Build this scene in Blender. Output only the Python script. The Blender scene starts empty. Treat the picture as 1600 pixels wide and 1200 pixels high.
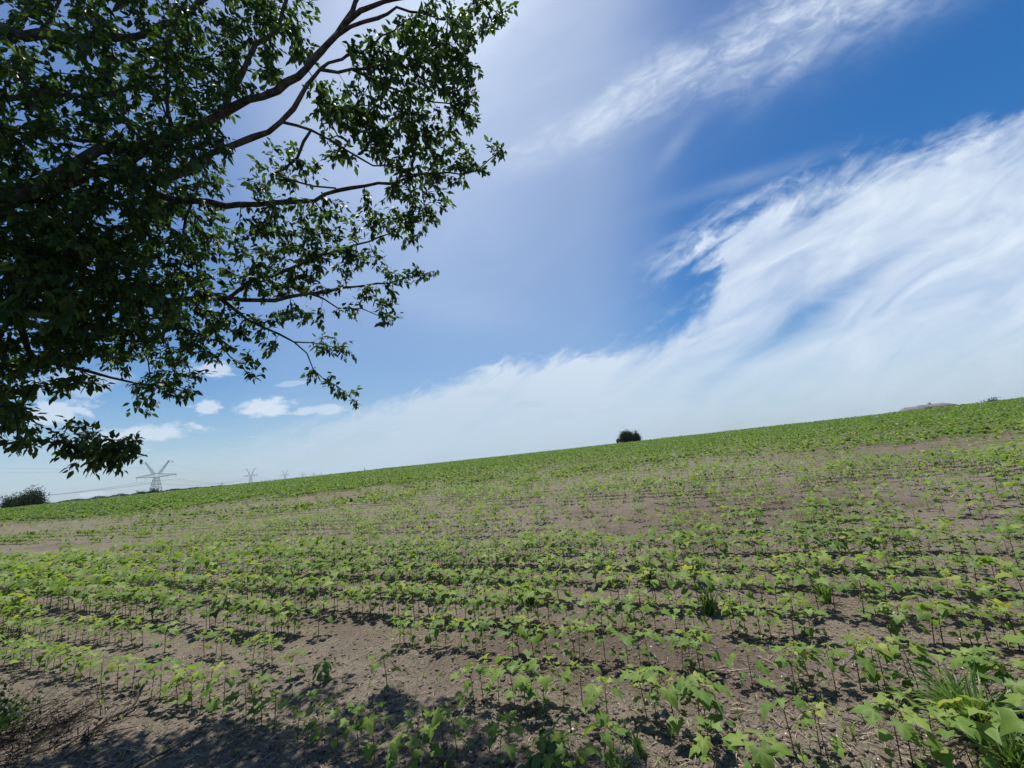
import bpy, math, random
import numpy as np
from mathutils import Vector, Matrix
random.seed(7); rng = np.random.default_rng(7)
S = bpy.context.scene
COL = S.collection
rad = math.radians

# ------------------------------------------------------------------ camera
FPX = 620.0; ROLL = rad(6.2); PITCH = rad(10.35); EYE = 1.6
Fv = np.array([0, math.cos(PITCH), math.sin(PITCH)])
U0 = np.array([0, -math.sin(PITCH), math.cos(PITCH)]); R0 = np.array([1.0, 0, 0])
Rv = R0*math.cos(ROLL) - U0*math.sin(ROLL)
Uv = U0*math.cos(ROLL) + R0*math.sin(ROLL)
CAM = np.array([0, 0, EYE])
cd = bpy.data.cameras.new("camera"); cam = bpy.data.objects.new("camera", cd); COL.objects.link(cam)
cd.sensor_width = 36; cd.lens = FPX/1600*36; cd.clip_start = 0.05; cd.clip_end = 20000
cam.matrix_world = Matrix(((Rv[0], Uv[0], -Fv[0], 0), (Rv[1], Uv[1], -Fv[1], 0), (Rv[2], Uv[2], -Fv[2], EYE), (0, 0, 0, 1)))
S.camera = cam
S.render.resolution_x = 1024; S.render.resolution_y = 768
S.view_settings.view_transform = 'Standard'; S.view_settings.look = 'None'
S.view_settings.exposure = 0.28; S.view_settings.gamma = 1.0
SUN_EL = rad(74); SUN_AZ = rad(-12)       # azimuth from +Y towards +X

# ------------------------------------------------------------------ node expression helper
class N:
    def __init__(s, t, sock): s.t = t; s.s = sock
    def op(s, o, b=None, c=None, clamp=False):
        n = s.t.nodes.new('ShaderNodeMath'); n.operation = o; n.use_clamp = clamp
        for i, v in enumerate((s, b, c)):
            if v is None: continue
            if isinstance(v, N): s.t.links.new(v.s, n.inputs[i])
            else: n.inputs[i].default_value = float(v)
        return N(s.t, n.outputs[0])
    def __add__(s, o): return s.op('ADD', o)
    __radd__ = __add__
    def __mul__(s, o): return s.op('MULTIPLY', o)
    __rmul__ = __mul__
    def __sub__(s, o): return s.op('SUBTRACT', o)
    def __rsub__(s, o): return (s*-1)+o
    def __truediv__(s, o): return s.op('DIVIDE', o)
    def max(s, o): return s.op('MAXIMUM', o)
    def min(s, o): return s.op('MINIMUM', o)
    def clamp(s): return s.op('ADD', 0.0, clamp=True)
    def exp(s): return s.op('EXPONENT')
def smooth(t, x, a, b, lo=0.0, hi=1.0):
    n = t.nodes.new('ShaderNodeMapRange'); n.interpolation_type = 'SMOOTHSTEP'
    t.links.new(x.s, n.inputs['Value'])
    for k, v in (('From Min', a), ('From Max', b), ('To Min', lo), ('To Max', hi)):
        n.inputs[k].default_value = v
    return N(t, n.outputs['Result'])
def dotc(t, vec, c):
    n = t.nodes.new('ShaderNodeVectorMath'); n.operation = 'DOT_PRODUCT'
    t.links.new(vec, n.inputs[0]); n.inputs[1].default_value = tuple(float(q) for q in c)
    return N(t, n.outputs['Value'])
def comb(t, x, y, z=0.0):
    n = t.nodes.new('ShaderNodeCombineXYZ')
    for i, v in enumerate((x, y, z)):
        if isinstance(v, N): t.links.new(v.s, n.inputs[i])
        else: n.inputs[i].default_value = v
    return n.outputs[0]
def noise(t, vec, scale, detail=4, rough=0.55, dist=0.0):
    n = t.nodes.new('ShaderNodeTexNoise'); n.noise_dimensions = '3D'
    if vec is not None: t.links.new(vec, n.inputs['Vector'])
    n.inputs['Scale'].default_value = scale; n.inputs['Detail'].default_value = detail
    n.inputs['Roughness'].default_value = rough; n.inputs['Distortion'].default_value = dist
    return N(t, n.outputs['Fac'])
def mixc(t, fac, a, b, mode='MIX'):
    n = t.nodes.new('ShaderNodeMix'); n.data_type = 'RGBA'; n.blend_type = mode
    for idx, v in ((0, fac), (6, a), (7, b)):
        if isinstance(v, N): t.links.new(v.s, n.inputs[idx])
        elif isinstance(v, bpy.types.NodeSocket): t.links.new(v, n.inputs[idx])
        elif idx == 0: n.inputs[0].default_value = v
        else: n.inputs[idx].default_value = (*v, 1)
    return n.outputs[2]

# ------------------------------------------------------------------ world: sky + clouds laid out by direction
W = bpy.data.worlds.new("World"); S.world = W; W.use_nodes = True
t = W.node_tree
for n in list(t.nodes): t.nodes.remove(n)
out = t.nodes.new('ShaderNodeOutputWorld'); bg = t.nodes.new('ShaderNodeBackground')
sky = t.nodes.new('ShaderNodeTexSky'); sky.sky_type = 'NISHITA'; sky.sun_disc = False
sky.sun_elevation = SUN_EL; sky.sun_rotation = SUN_AZ % (2*math.pi)
sky.altitude = 200; sky.air_density = 1.0; sky.dust_density = 1.0; sky.ozone_density = 2.5
tc = t.nodes.new('ShaderNodeTexCoord'); D = tc.outputs['Generated']
dF = dotc(t, D, Fv); dR = dotc(t, D, Rv); dU = dotc(t, D, Uv); dz = dotc(t, D, (0, 0, 1))
front = smooth(t, dF, 0.05, 0.25)
den = dF.max(0.08)
u = dR/den*(FPX/1000)+0.8            # tangent-plane direction coordinates about the field's bearing
v = 0.6-dU/den*(FPX/1000)
def gauss(cu, cv, ru, rv, ang=0.0, uu=None, vv=None):
    uu = uu or u; vv = vv or v
    c, s_ = math.cos(rad(ang)), math.sin(rad(ang))
    a = (uu-cu)*(c/ru)+(vv-cv)*(s_/ru)
    b = (uu-cu)*(-s_/rv)+(vv-cv)*(c/rv)
    return ((a*a+b*b)*-1.0).exp()
# stretched coordinates: the cirrus fibres run up to the right
ca, sa = math.cos(rad(-30)), math.sin(rad(-30))
along = u*ca+v*sa; across = v*ca-u*sa
fib = comb(t, along*2.2, across*7.5, 0.3)
fn = noise(t, fib, 2.4, 8, 0.56, 0.8)
fn2 = noise(t, comb(t, along*5, across*11, 4.0), 4.0, 7, 0.58, 1.1)
puffn = noise(t, comb(t, u, v, 2.0), 16, 7, 0.6, 0.4)
big = noise(t, comb(t, u, v, 7.0), 3.2, 6, 0.55, 0.5)
# main bank: upper edge as a curve of u
fc = t.nodes.new('ShaderNodeFloatCurve')
cur = fc.mapping.curves[0]
edge = [(0.0, .70), (.20, .700), (.33, .700), (.42, .678), (.50, .655), (.60, .628), (.70, .594), (.80, .568), (.90, .548), (1.0, .530), (1.05, .505), (1.09, .475), (1.12, .43), (1.15, .345), (1.22, .31), (1.30, .275), (1.40, .235), (1.50, .21), (1.60, .175), (1.8, .10), (2.0, .05)]
pts = [(a/2.0, b) for a, b in edge]
cur.points[0].location = pts[0]; cur.points[1].location = pts[-1]
for p_ in pts[1:-1]: cur.points.new(*p_)
for p_ in cur.points: p_.handle_type = 'AUTO_CLAMPED'
fc.mapping.use_clip = False; fc.mapping.update()
t.links.new((u*0.5).clamp().s, fc.inputs['Value'])
fe = N(t, fc.outputs[0])
inside = v-fe+(fn-0.5)*(smooth(t, u, 0.85, 1.15, 0.05, 0.15))+(fn2-0.5)*0.055+(puffn-0.5)*0.03
width_soft = smooth(t, inside/smooth(t, u, 0.88, 1.12, 0.42, 1.0), -0.022, 0.058)
tongue = gauss(1.115, .385, .085, .04, -28)
bank = (width_soft+tongue*smooth(t, fn+fn2*0.5, .58, .9)*1.5).clamp()
body = 0.80+(fn-0.5)*1.25+(big-0.5)*0.5
gap = gauss(1.29, .472, .14, .020, -33)*0.5+gauss(1.22, .545, .12, .03, -20)*0.25+gauss(1.50, .46, .14, .03, -25)*0.18+gauss(1.18, .40, .10, .012, -30)*0.12
low = smooth(t, v, .57, .74)*0.24+smooth(t, u, 1.2, 1.6)*smooth(t, v, .42, .62)*0.18
bank = bank*(body-gap-low).max(0.12)+0.26*smooth(t, u, 1.1, .9)
bank = bank*(1.0-smooth(t, u, 0.50, 0.30)*0.55)
# upper streak
lu = (u-0.80)*0.905-(v-0.245)*0.425; lv = (v-0.245)*0.905+(u-0.80)*0.425   # along / across the streak
wv = lv-(noise(t, comb(t, u, v, 1.0), 5, 3)-0.5)*0.06
core = ((wv/(0.032+smooth(t, lu, 0.1, 0.5)*0.03)).op('POWER', 2.0)*-1.0).exp()
streak = core*(smooth(t, fn2*0.5+fn*0.65, .44, .84)*0.8+0.30)*smooth(t, lu, -0.14, 0.12)*smooth(t, lu, 0.95, 0.60)*0.95
wisp = gauss(1.06, .22, .05, .012, -50)*fn*0.35+gauss(1.28, .05, .12, .018, -48)*fn2*0.35+gauss(1.15, .285, .14, .012, -18)*fn*0.3
# thin veil at the upper left, brightest nearest the sun
veil = (gauss(.72, -.02, .13, .16, 15)*0.42+gauss(.76, .0, .27, .30, 25)*0.34)+gauss(.58, .20, .19, .2, 0)*0.25+gauss(.72, .38, .13, .15, -20)*0.12*(0.5+big)+gauss(.66, .47, .16, .03, 12)*0.10
veil = veil*(0.95+(fn-0.5)*0.8)
# low cumulus and small fair-weather puffs
pn2 = noise(t, comb(t, u, v*2.2, 5.0), 24, 6, 0.62, 0.3)
def puff(cu, cv, ru, rv, k=1.0, ang=-6):
    return smooth(t, gauss(cu, cv, ru*1.15, rv*1.35, ang)+(pn2-0.5)*1.9, .38, .80)*k
cum = puff(.415, .638, .048, .014, .85)
for a in ((.50, .640, .05, .007, .6), (.325, .636, .026, .010, .75), (.22, .680, .09, .013, .7), (.08, .645, .07, .017, .7), (.33, .578, .04, .012, .7), (.11, .60, .10, .02, .35),
          (.06, .775, .02, .004, .4), (.455, .600, .025, .004, .35), (.145, .772, .03, .004, .4)):
    cum = cum.max(puff(*a))
pz = dz.max(0.012)
sc = t.nodes.new('ShaderNodeVectorMath'); sc.operation = 'DIVIDE'
t.links.new(D, sc.inputs[0]); t.links.new(comb(t, pz, pz, pz), sc.inputs[1])
fair = noise(t, sc.outputs[0], 1.7, 5, 0.6)
fairm = smooth(t, fair, .60, .70)*smooth(t, dz, .018, .04)*smooth(t, dz, .13, .085)
greyn = noise(t, sc.outputs[0], 1.3, 4, 0.5)
grey = puff(.825, .632, .026, .005, .55).max(puff(.765, .612, .028, .006, .4)).max(puff(.945, .642, .03, .004, .3)).max(puff(.885, .650, .02, .004, .3))
cirrus = (bank+(1.0-bank)*streak+(1.0-bank)*wisp).clamp()
veil = veil.clamp()*front
# behind the viewer: scattered cirrus so that the light is even
backc = smooth(t, noise(t, sc.outputs[0], 0.8, 6, 0.6, 0.5), .48, .72)*0.5*smooth(t, dz, 0.03, 0.2)
cir = cirrus*front+backc*(1.0-front)
hz = smooth(t, dz, 0.22, 0.0)                      # humid air near the horizon
skm = t.nodes.new('ShaderNodeHueSaturation'); skm.inputs['Saturation'].default_value = 1.46; skm.inputs['Hue'].default_value = 0.503
t.links.new(sky.outputs[0], skm.inputs['Color'])
sk = mixc(t, 1.0, skm.outputs[0], (0.090, 0.090, 0.090), 'MULTIPLY')
sk = mixc(t, hz*0.5, sk, (0.33, 0.48, 0.63))
sk = mixc(t, veil, sk, (0.62, 0.73, 0.90))
sk = mixc(t, cir, sk, mixc(t, smooth(t, v, .45, .7), (0.60, 0.68, 0.79), (0.43, 0.54, 0.65)))
sk = mixc(t, (cum*front).max(fairm*0.4).clamp(), sk, (0.60, 0.67, 0.76))
sk = mixc(t, grey*front*0.5, sk, (0.36, 0.46, 0.60))
t.links.new(sk, bg.inputs['Color']); bg.inputs['Strength'].default_value = 1.0
t.links.new(bg.outputs[0], out.inputs['Surface'])

# ------------------------------------------------------------------ sun
sl = bpy.data.lights.new("sun", 'SUN'); sl.energy = 4.9; sl.angle = rad(0.53); sl.color = (1.0, 0.95, 0.87)
so = bpy.data.objects.new("sun", sl); COL.objects.link(so)
sd = Vector((math.sin(SUN_AZ)*math.cos(SUN_EL), math.cos(SUN_AZ)*math.cos(SUN_EL), math.sin(SUN_EL)))
so.rotation_euler = sd.to_track_quat('Z', 'Y').to_euler(); so.location = (0, 0, 30)

# ------------------------------------------------------------------ projection between photo directions and world
def ray(px, py):
    return Fv + Rv*(px-800)/FPX - Uv*(py-600)/FPX
def at(px, py, depth): return CAM + ray(px, py)*depth
def proj(P):
    d = np.asarray(P, float)-CAM
    dep = d@Fv
    dep_ = np.where(dep > 0.05, dep, 0.05)
    return 800+FPX*(d@Rv)/dep_, 600-FPX*(d@Uv)/dep_, dep

# value noise in numpy
_tab = np.random.default_rng(3).random((256, 256))
def vnoise(x, y):
    xi = np.floor(x).astype(int); yi = np.floor(y).astype(int); fx = x-xi; fy = y-yi
    fx = fx*fx*(3-2*fx); fy = fy*fy*(3-2*fy)
    g = lambda a, b: _tab[a & 255, b & 255]
    return (g(xi, yi)*(1-fx)+g(xi+1, yi)*fx)*(1-fy)+(g(xi, yi+1)*(1-fx)+g(xi+1, yi+1)*fx)*fy
def fbm(x, y, o=4):
    s = 0; a = 1; tt = 0
    for i in range(o):
        s = s+a*vnoise(x*2**i+i*17.3, y*2**i+i*9.1); tt += a; a *= .5
    return s/tt
def sstep(x, a, b):
    q = np.clip((x-a)/(b-a), 0, 1); return q*q*(3-2*q)
CREST = 75.0
def base_h(x, y):
    d = np.hypot(x, y)
    up = np.clip((d-5)/(CREST-5), 0, 1)**1.2
    h = 1.66*up
    h = h-3.6*sstep(d, CREST+2, 230)
    h = h+0.05*(fbm(x/9+3, y/9, 2)-.5)*np.clip(d/12, 0, 1)*2+0.10*(fbm(x/5+13, y/5, 2)-.5)*np.clip((d-45)/25, 0, 1)
    return h
ROW_S = -0.43; ROW_GAP = 0.70
ROWC = math.cos(math.atan(ROW_S))
def row_coord(x, y): return ((y-ROW_S*x)+0.0025*x*x-3.40)      # zero on row A, in metres along y
def height(x, y):
    x = np.asarray(x, float); y = np.asarray(y, float)
    d = np.hypot(x, y); h = base_h(x, y)
    near = np.clip(1-d/25, 0, 1)
    rc = row_coord(x, y)/ROW_GAP
    h = h+near*0.014*np.cos(rc*2*math.pi)
    h = h+near*(0.05*(fbm(x*1.3, y*1.3, 3)-.5)+0.045*(fbm(x*7+5, y*7, 3)-.5))
    c = fbm(x*22, y*22, 2)
    h = h+np.clip(1-d/12, 0, 1)*0.022*(c-.5)+np.clip(1-d/8, 0, 1)*0.010*(fbm(x*45+9, y*45, 2)-.5)
    return h
def ground_hit(px, py):
    r = ray(px, py); tt = -EYE/r[2]
    for _ in range(25):
        P = CAM+r*tt; tt = (float(base_h(P[0], P[1]))-EYE)/r[2]
    P = CAM+r*tt
    return P[0], P[1]

# ------------------------------------------------------------------ materials
def new_mat(name):
    m = bpy.data.materials.new(name); m.use_nodes = True; t = m.node_tree
    for n in list(t.nodes): t.nodes.remove(n)
    o = t.nodes.new('ShaderNodeOutputMaterial')
    return m, t, o
def pbsdf(t, col, rough=0.8, spec=0.3):
    p = t.nodes.new('ShaderNodeBsdfPrincipled'); p.inputs['Roughness'].default_value = rough
    p.inputs['Specular IOR Level'].default_value = spec
    if isinstance(col, bpy.types.NodeSocket): t.links.new(col, p.inputs['Base Color'])
    else: p.inputs['Base Color'].default_value = (*col, 1)
    return p
def leaf_mat(name, cols, trans=0.45, rough=0.45, spec=0.35, tcol=1.7):
    m, t, o = new_mat(name)
    a = t.nodes.new('ShaderNodeAttribute'); a.attribute_name = 'tint'
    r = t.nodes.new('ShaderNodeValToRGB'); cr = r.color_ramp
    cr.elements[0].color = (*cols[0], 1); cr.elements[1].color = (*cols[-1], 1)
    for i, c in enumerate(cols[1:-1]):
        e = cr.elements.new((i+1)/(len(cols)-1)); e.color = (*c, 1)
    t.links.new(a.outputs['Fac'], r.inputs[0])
    g = t.nodes.new('ShaderNodeTexCoord')
    nz = noise(t, g.outputs['Object'], 30, 3)
    col = mixc(t, nz*0.5, r.outputs[0], mixc(t, 1.0, r.outputs[0], (.6, .68, .55), 'MULTIPLY'))
    p = pbsdf(t, col, rough, spec)
    tr = t.nodes.new('ShaderNodeBsdfTranslucent')
    t.links.new(mixc(t, 1.0, col, (tcol*1.15, tcol*1.1, tcol*.45), 'MULTIPLY'), tr.inputs['Color'])
    mx = t.nodes.new('ShaderNodeMixShader'); mx.inputs[0].default_value = trans
    t.links.new(p.outputs[0], mx.inputs[1]); t.links.new(tr.outputs[0], mx.inputs[2])
    t.links.new(mx.outputs[0], o.inputs['Surface'])
    return m
def plain_mat(name, a, b, scale=8, rough=0.85, spec=0.2, bump=0.3, stretch=(1, 1, 1)):
    m, t, o = new_mat(name)
    g = t.nodes.new('ShaderNodeTexCoord'); mp = t.nodes.new('ShaderNodeMapping'); mp.inputs['Scale'].default_value = stretch
    t.links.new(g.outputs['Object'], mp.inputs[0])
    nz = noise(t, mp.outputs[0], scale, 5, .6)
    p = pbsdf(t, mixc(t, smooth(t, nz, .3, .7), a, b), rough, spec)
    if bump:
        bn = t.nodes.new('ShaderNodeBump'); bn.inputs['Strength'].default_value = bump; bn.inputs['Distance'].default_value = .01
        t.links.new(nz.s, bn.inputs['Height']); t.links.new(bn.outputs[0], p.inputs['Normal'])
    t.links.new(p.outputs[0], o.inputs['Surface'])
    return m
M = {}
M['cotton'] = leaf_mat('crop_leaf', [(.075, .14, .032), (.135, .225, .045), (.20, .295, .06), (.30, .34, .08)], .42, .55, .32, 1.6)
M['farcrop'] = leaf_mat('far_crop_leaf', [(.07, .135, .03), (.12, .205, .042), (.175, .265, .052), (.25, .30, .065)], .40, .55, .28, 1.5)
M['stem'] = plain_mat('crop_stem', (.16, .11, .05), (.10, .045, .03), 30, .6, .3, 0)
M['treeleaf'] = leaf_mat('tree_leaf', [(.016, .040, .014), (.030, .068, .021), (.052, .105, .029), (.11, .17, .042)], .42, .5, .3, 1.4)
M['bark'] = plain_mat('bark', (.026, .024, .022), (.095, .086, .076), 26, .9, .1, .8, (1, 1, .35))
M['deadwood'] = plain_mat('dead_wood', (.06, .05, .042), (.19, .16, .125), 30, .9, .1, .5)
M['twig'] = plain_mat('dark_twig', (.03, .022, .018), (.06, .045, .035), 30, .8, .2, .2)
M['straw'] = plain_mat('straw', (.34, .26, .16), (.52, .45, .33), 40, .8, .2, 0)
M['pebble'] = plain_mat('pebble', (.40, .35, .29), (.66, .61, .53), 14, .8, .2, .2)
M['clod'] = plain_mat('soil_clod', (.085, .068, .054), (.20, .17, .14), 22, .95, .1, .5)
M['farleaf'] = leaf_mat('distant_leaf', [(.014, .030, .012), (.026, .05, .018), (.045, .075, .026)], .2, .7, .15, 1.2)
M['grass'] = leaf_mat('weed_grass', [(.07, .15, .035), (.13, .23, .05), (.24, .32, .09)], .4, .45, .4, 1.5)
M['wilt'] = leaf_mat('wilted_leaf', [(.06, .13, .05), (.11, .20, .07), (.17, .26, .10)], .35, .55, .3, 1.3)
M['steel'] = plain_mat('galvanised_steel', (.11, .125, .15), (.18, .20, .23), 2, .5, .4, 0)
M['wire'] = plain_mat('cable_metal', (.20, .21, .23), (.26, .27, .29), 2, .5, .4, 0)
M['roof'] = plain_mat('roof_shingle', (.14, .14, .14), (.19, .19, .185), 1.5, .9, .1, 0)
M['wall'] = plain_mat('brick_wall', (.40, .30, .24), (.48, .38, .31), 3, .9, .1, 0)
M['pane'] = plain_mat('window_glass', (.03, .04, .05), (.05, .06, .07), 2, .1, .6, 0)
M['trim'] = plain_mat('painted_trim', (.55, .53, .49), (.62, .60, .56), 2, .6, .3, 0)

# soil
m, t, o = new_mat('soil')
g = t.nodes.new('ShaderNodeNewGeometry'); P = g.outputs['Position']
n1 = noise(t, P, .55, 4, .6, .4); n2 = noise(t, P, 5, 5, .65); n3 = noise(t, P, 42, 5, .7); n4 = noise(t, P, 170, 3, .6)
att = t.nodes.new('ShaderNodeAttribute'); att.attribute_name = 'damp'
att2 = t.nodes.new('ShaderNodeAttribute'); att2.attribute_name = 'cover'
dry = mixc(t, smooth(t, n2*.45+n3*.55+(n4-.5)*.5, .36, .64), (.088, .072, .053), (.208, .175, .132))
dry = mixc(t, smooth(t, n4, .42, .62)*.45, dry, (.30, .265, .215))
dampc = mixc(t, smooth(t, n3, .3, .7), (.070, .052, .040), (.125, .096, .074))
dfac = (smooth(t, n1+(n2-.5)*.35, .50, .66)*.55+N(t, att.outputs['Fac'])).clamp()
col = mixc(t, dfac, dry, dampc)
green = mixc(t, smooth(t, n3, .35, .7), (.06, .095, .028), (.11, .15, .04))
col = mixc(t, (N(t, att2.outputs['Fac'])*smooth(t, n2+n3*.5, .42, .85)).clamp(), col, green)
p = pbsdf(t, col, .93, .15)
hb = n3*.6+n4*.35+n2*.6
vor = t.nodes.new('ShaderNodeTexVoronoi'); vor.feature = 'DISTANCE_TO_EDGE'; vor.inputs['Scale'].default_value = 14
t.links.new(P, vor.inputs['Vector'])
crack = smooth(t, N(t, vor.outputs['Distance']), 0.0, .05)
bn = t.nodes.new('ShaderNodeBump'); bn.inputs['Strength'].default_value = .9; bn.inputs['Distance'].default_value = .034
t.links.new((hb+crack*.18).s, bn.inputs['Height']); t.links.new(bn.outputs[0], p.inputs['Normal'])
t.links.new(p.outputs[0], o.inputs['Surface']); M['soil'] = m

# ------------------------------------------------------------------ mesh helpers
def raw_mesh(name, V, F, mat, tint=None, smooth_sh=False):
    """V (n,3); F (m,3|4) or list of arrays"""
    me = bpy.data.meshes.new(name)
    V = np.asarray(V, np.float32); 
    Fs = F if isinstance(F, list) else [F]
    Fs = [np.asarray(q, np.int32) for q in Fs if len(q)]
    loops = np.concatenate([q.ravel() for q in Fs]); tot = np.concatenate([np.full(len(q), q.shape[1], np.int32) for q in Fs])
    st = np.concatenate([[0], np.cumsum(tot)[:-1]]).astype(np.int32)
    me.vertices.add(len(V)); me.vertices.foreach_set('co', V.ravel())
    me.loops.add(len(loops)); me.loops.foreach_set('vertex_index', loops.astype(np.int32))
    me.polygons.add(len(tot)); me.polygons.foreach_set('loop_start', st)
    if hasattr(me.polygons[0], 'loop_total'):
        try: me.polygons.foreach_set('loop_total', tot)
        except Exception: pass
    if tint is not None:
        a = me.attributes.new('tint', 'FLOAT', 'POINT'); a.data.foreach_set('value', np.asarray(tint, np.float32))
    me.update(calc_edges=True); me.validate()
    if smooth_sh: me.polygons.foreach_set('use_smooth', np.ones(len(me.polygons), bool))
    if mat: me.materials.append(mat)
    return me
class MB:
    def __init__(s): s.V = []; s.F3 = []; s.F4 = []; s.T = []; s.n = 0
    def add(s, V, F3=None, F4=None, tint=0.5):
        V = np.asarray(V, float)
        if F3 is not None and len(F3): s.F3.append(np.asarray(F3)+s.n)
        if F4 is not None and len(F4): s.F4.append(np.asarray(F4)+s.n)
        s.V.append(V); s.T.append(np.broadcast_to(np.asarray(tint, float), (len(V),))); s.n += len(V)
    def tube(s, pts, radii, k=6, tint=.5):
        pts = np.asarray(pts, float); n = len(pts)
        radii = np.broadcast_to(np.asarray(radii, float), (n,))
        tang = np.gradient(pts, axis=0); tang /= np.linalg.norm(tang, axis=1)[:, None]+1e-9
        ref = np.array([0, 0, 1.0]) if abs(tang[0][2]) < .9 else np.array([1.0, 0, 0])
        a = np.cross(tang, ref); a /= np.linalg.norm(a, axis=1)[:, None]+1e-9; b = np.cross(tang, a)
        th = np.arange(k)*2*math.pi/k
        V = (pts[:, None]+radii[:, None, None]*(a[:, None]*np.cos(th)[None, :, None]+b[:, None]*np.sin(th)[None, :, None])).reshape(-1, 3)
        i = np.arange(n-1)[:, None]*k; j = np.arange(k)[None]; j2 = (j+1) % k
        F = np.stack([i+j, i+j2, i+k+j2, i+k+j], -1).reshape(-1, 4)
        V = np.vstack([V, pts[0], pts[-1]])
        c0 = n*k; F3 = [[c0, (q+1) % k, q] for q in range(k)]+[[c0+1, (n-1)*k+q, (n-1)*k+(q+1) % k] for q in range(k)]
        s.add(V, F3, F, tint)
    def box(s, x0, x1, y0, y1, z0, z1):
        V = [(x, y, z) for z in (z0, z1) for y in (y0, y1) for x in (x0, x1)]
        s.add(V, None, [(0, 2, 3, 1), (4, 5, 7, 6), (0, 1, 5, 4), (2, 6, 7, 3), (0, 4, 6, 2), (1, 3, 7, 5)])
    def mesh(s, name, mat, sm=False):
        Fs = []
        if s.F3: Fs.append(np.vstack(s.F3))
        if s.F4: Fs.append(np.vstack(s.F4))
        return raw_mesh(name, np.vstack(s.V), Fs, mat, np.concatenate(s.T), sm)
    def build(s, name, mat, parent=None, sm=False):
        o = bpy.data.objects.new(name, s.mesh(name, mat, sm)); COL.objects.link(o); o.parent = parent; return o
def tag(o, label=None, cat=None, group=None, kind=None):
    if label: o['label'] = label
    if cat: o['category'] = cat
    if group: o['group'] = group
    if kind: o['kind'] = kind
    return o
def empty(name, loc=(0, 0, 0), rz=0.0):
    o = bpy.data.objects.new(name, None); COL.objects.link(o); o.location = loc; o.rotation_euler.z = rz
    o.empty_display_size = .1; return o

# ------------------------------------------------------------------ density of the crop, authored over the field
def ell(px, py, cx, cy, rx, ry, ang=0):
    c, s = math.cos(rad(ang)), math.sin(rad(ang))
    a = ((px-cx)*c+(py-cy)*s)/rx; b = (-(px-cx)*s+(py-cy)*c)/ry
    return np.exp(-(a*a+b*b)**2)
BARE = [(200, 808, 260, 10, -6, .45), (620, 765, 260, 9, -6, .3), (330, 800, 120, 3, -6, .5), (900, 728, 200, 4, -6, .3), (1330, 690, 240, 3, -6, .35), (40, 828, 170, 13, -3, .95), (60, 868, 200, 19, -4, 1.0), (270, 840, 170, 12, -10, .5), (500, 812, 170, 8, -6, .3), (480, 778, 190, 4, -5, .75), (760, 766, 130, 4, -3, .4),
        (220, 898, 90, 6, -2, .8), (270, 893, 120, 6, 0, .6), (560, 860, 60, 7, -6, .3),
        (1000, 748, 130, 7, -4, .55), (1100, 722, 180, 6, -6, .5), (1500, 702, 170, 15, -4, .85), (1290, 716, 220, 9, -6, .8), (1400, 676, 120, 3, -6, .4), (1050, 735, 160, 3, -6, .5), (1190, 795, 280, 24, -7, .45), (860, 806, 190, 13, -5, .45), (1440, 770, 180, 20, -4, .4),
        (620, 775, 170, 4, -4, .2), (940, 822, 120, 14, -5, .7), (1560, 850, 80, 22, 0, .5), (1120, 760, 120, 10, 0, .5), (1180, 905, 40, 10, 0, .7), (760, 868, 40, 10, 0, .6), (660, 800, 120, 8, 0, .4)]
def density(x, y):
    P = np.stack([x, y, base_h(x, y)], -1)
    px, py, dep = proj(P)
    d = np.ones_like(px)
    wob = (fbm(x/2.0+40, y/2.0, 3)-.5)
    pyw = py+wob*26*np.clip((py-720)/120, .2, 1); pxw = px+wob*60
    for cx, cy, rx, ry, a, k in BARE:
        d = d*(1-k*ell(pxw, pyw, cx, cy, rx, ry, a))
    mid = sstep(py-(810-px*.1), 0, 40)*(1-sstep(py, 850, 890))     # broken stand in the middle distance
    patch = fbm(x/1.3+11, y/1.3+5, 3)
    d = d*(1-mid*.28*(1-sstep(patch, .38, .58)))
    d = d*np.where((py > 690-(px-800)*.11+25) & (py < 880), .62+.5*sstep(fbm(x/.9, y/.9+50, 2), .36, .6), 1)
    return d, px, py, dep

# ------------------------------------------------------------------ terrain
def axis(lo_far, lo, hi, hi_far, step, g=1.13):
    c = list(np.arange(lo, hi+1e-6, step)); s = step
    while c[-1] < hi_far: s *= g; c.append(c[-1]+s)
    s = step; f = []
    x = lo
    while x > lo_far: s *= g; x -= s; f.append(x)
    return np.array(f[::-1]+c)
xs = axis(-9000, -5.2, 4.8, 9000, .028, 1.045); ys = axis(-3000, 1.9, 6.2, 9000, .028, 1.04)
X, Y = np.meshgrid(xs, ys); Z = height(X, Y)
V = np.stack([X, Y, Z], -1).reshape(-1, 3); nx = len(xs); ny = len(ys)
i = np.arange(ny-1)[:, None]*nx+np.arange(nx-1)[None]
Fq = np.stack([i, i+1, i+nx+1, i+nx], -1).reshape(-1, 4)
me = raw_mesh('ground', V, Fq, M['soil'], None, True)
dn, gpx, gpy, gdep = density(V[:, 0], V[:, 1])
dist = np.hypot(V[:, 0], V[:, 1])
cover = np.where((gdep > .1) & (dist < 130), (.25+.75*dn)*sstep(dist, 7, 50)*.6, np.where(dist < 22, 0, .6))
damp = .75*ell(gpx, gpy, 1000, 1025, 280, 60, 6)*(gdep > 0.1)+.5*ell(gpx, gpy, 1150, 800, 260, 40, -6)*(gdep > .1)+.4*ell(gpx, gpy, 1420, 700, 200, 25, -5)*(gdep > .1)
for nm, arr in (('damp', damp), ('cover', cover)):
    a = me.attributes.new(nm, 'FLOAT', 'POINT'); a.data.foreach_set('value', arr.astype(np.float32))
go = bpy.data.objects.new('ground', me); COL.objects.link(go); tag(go, kind='structure')

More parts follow.
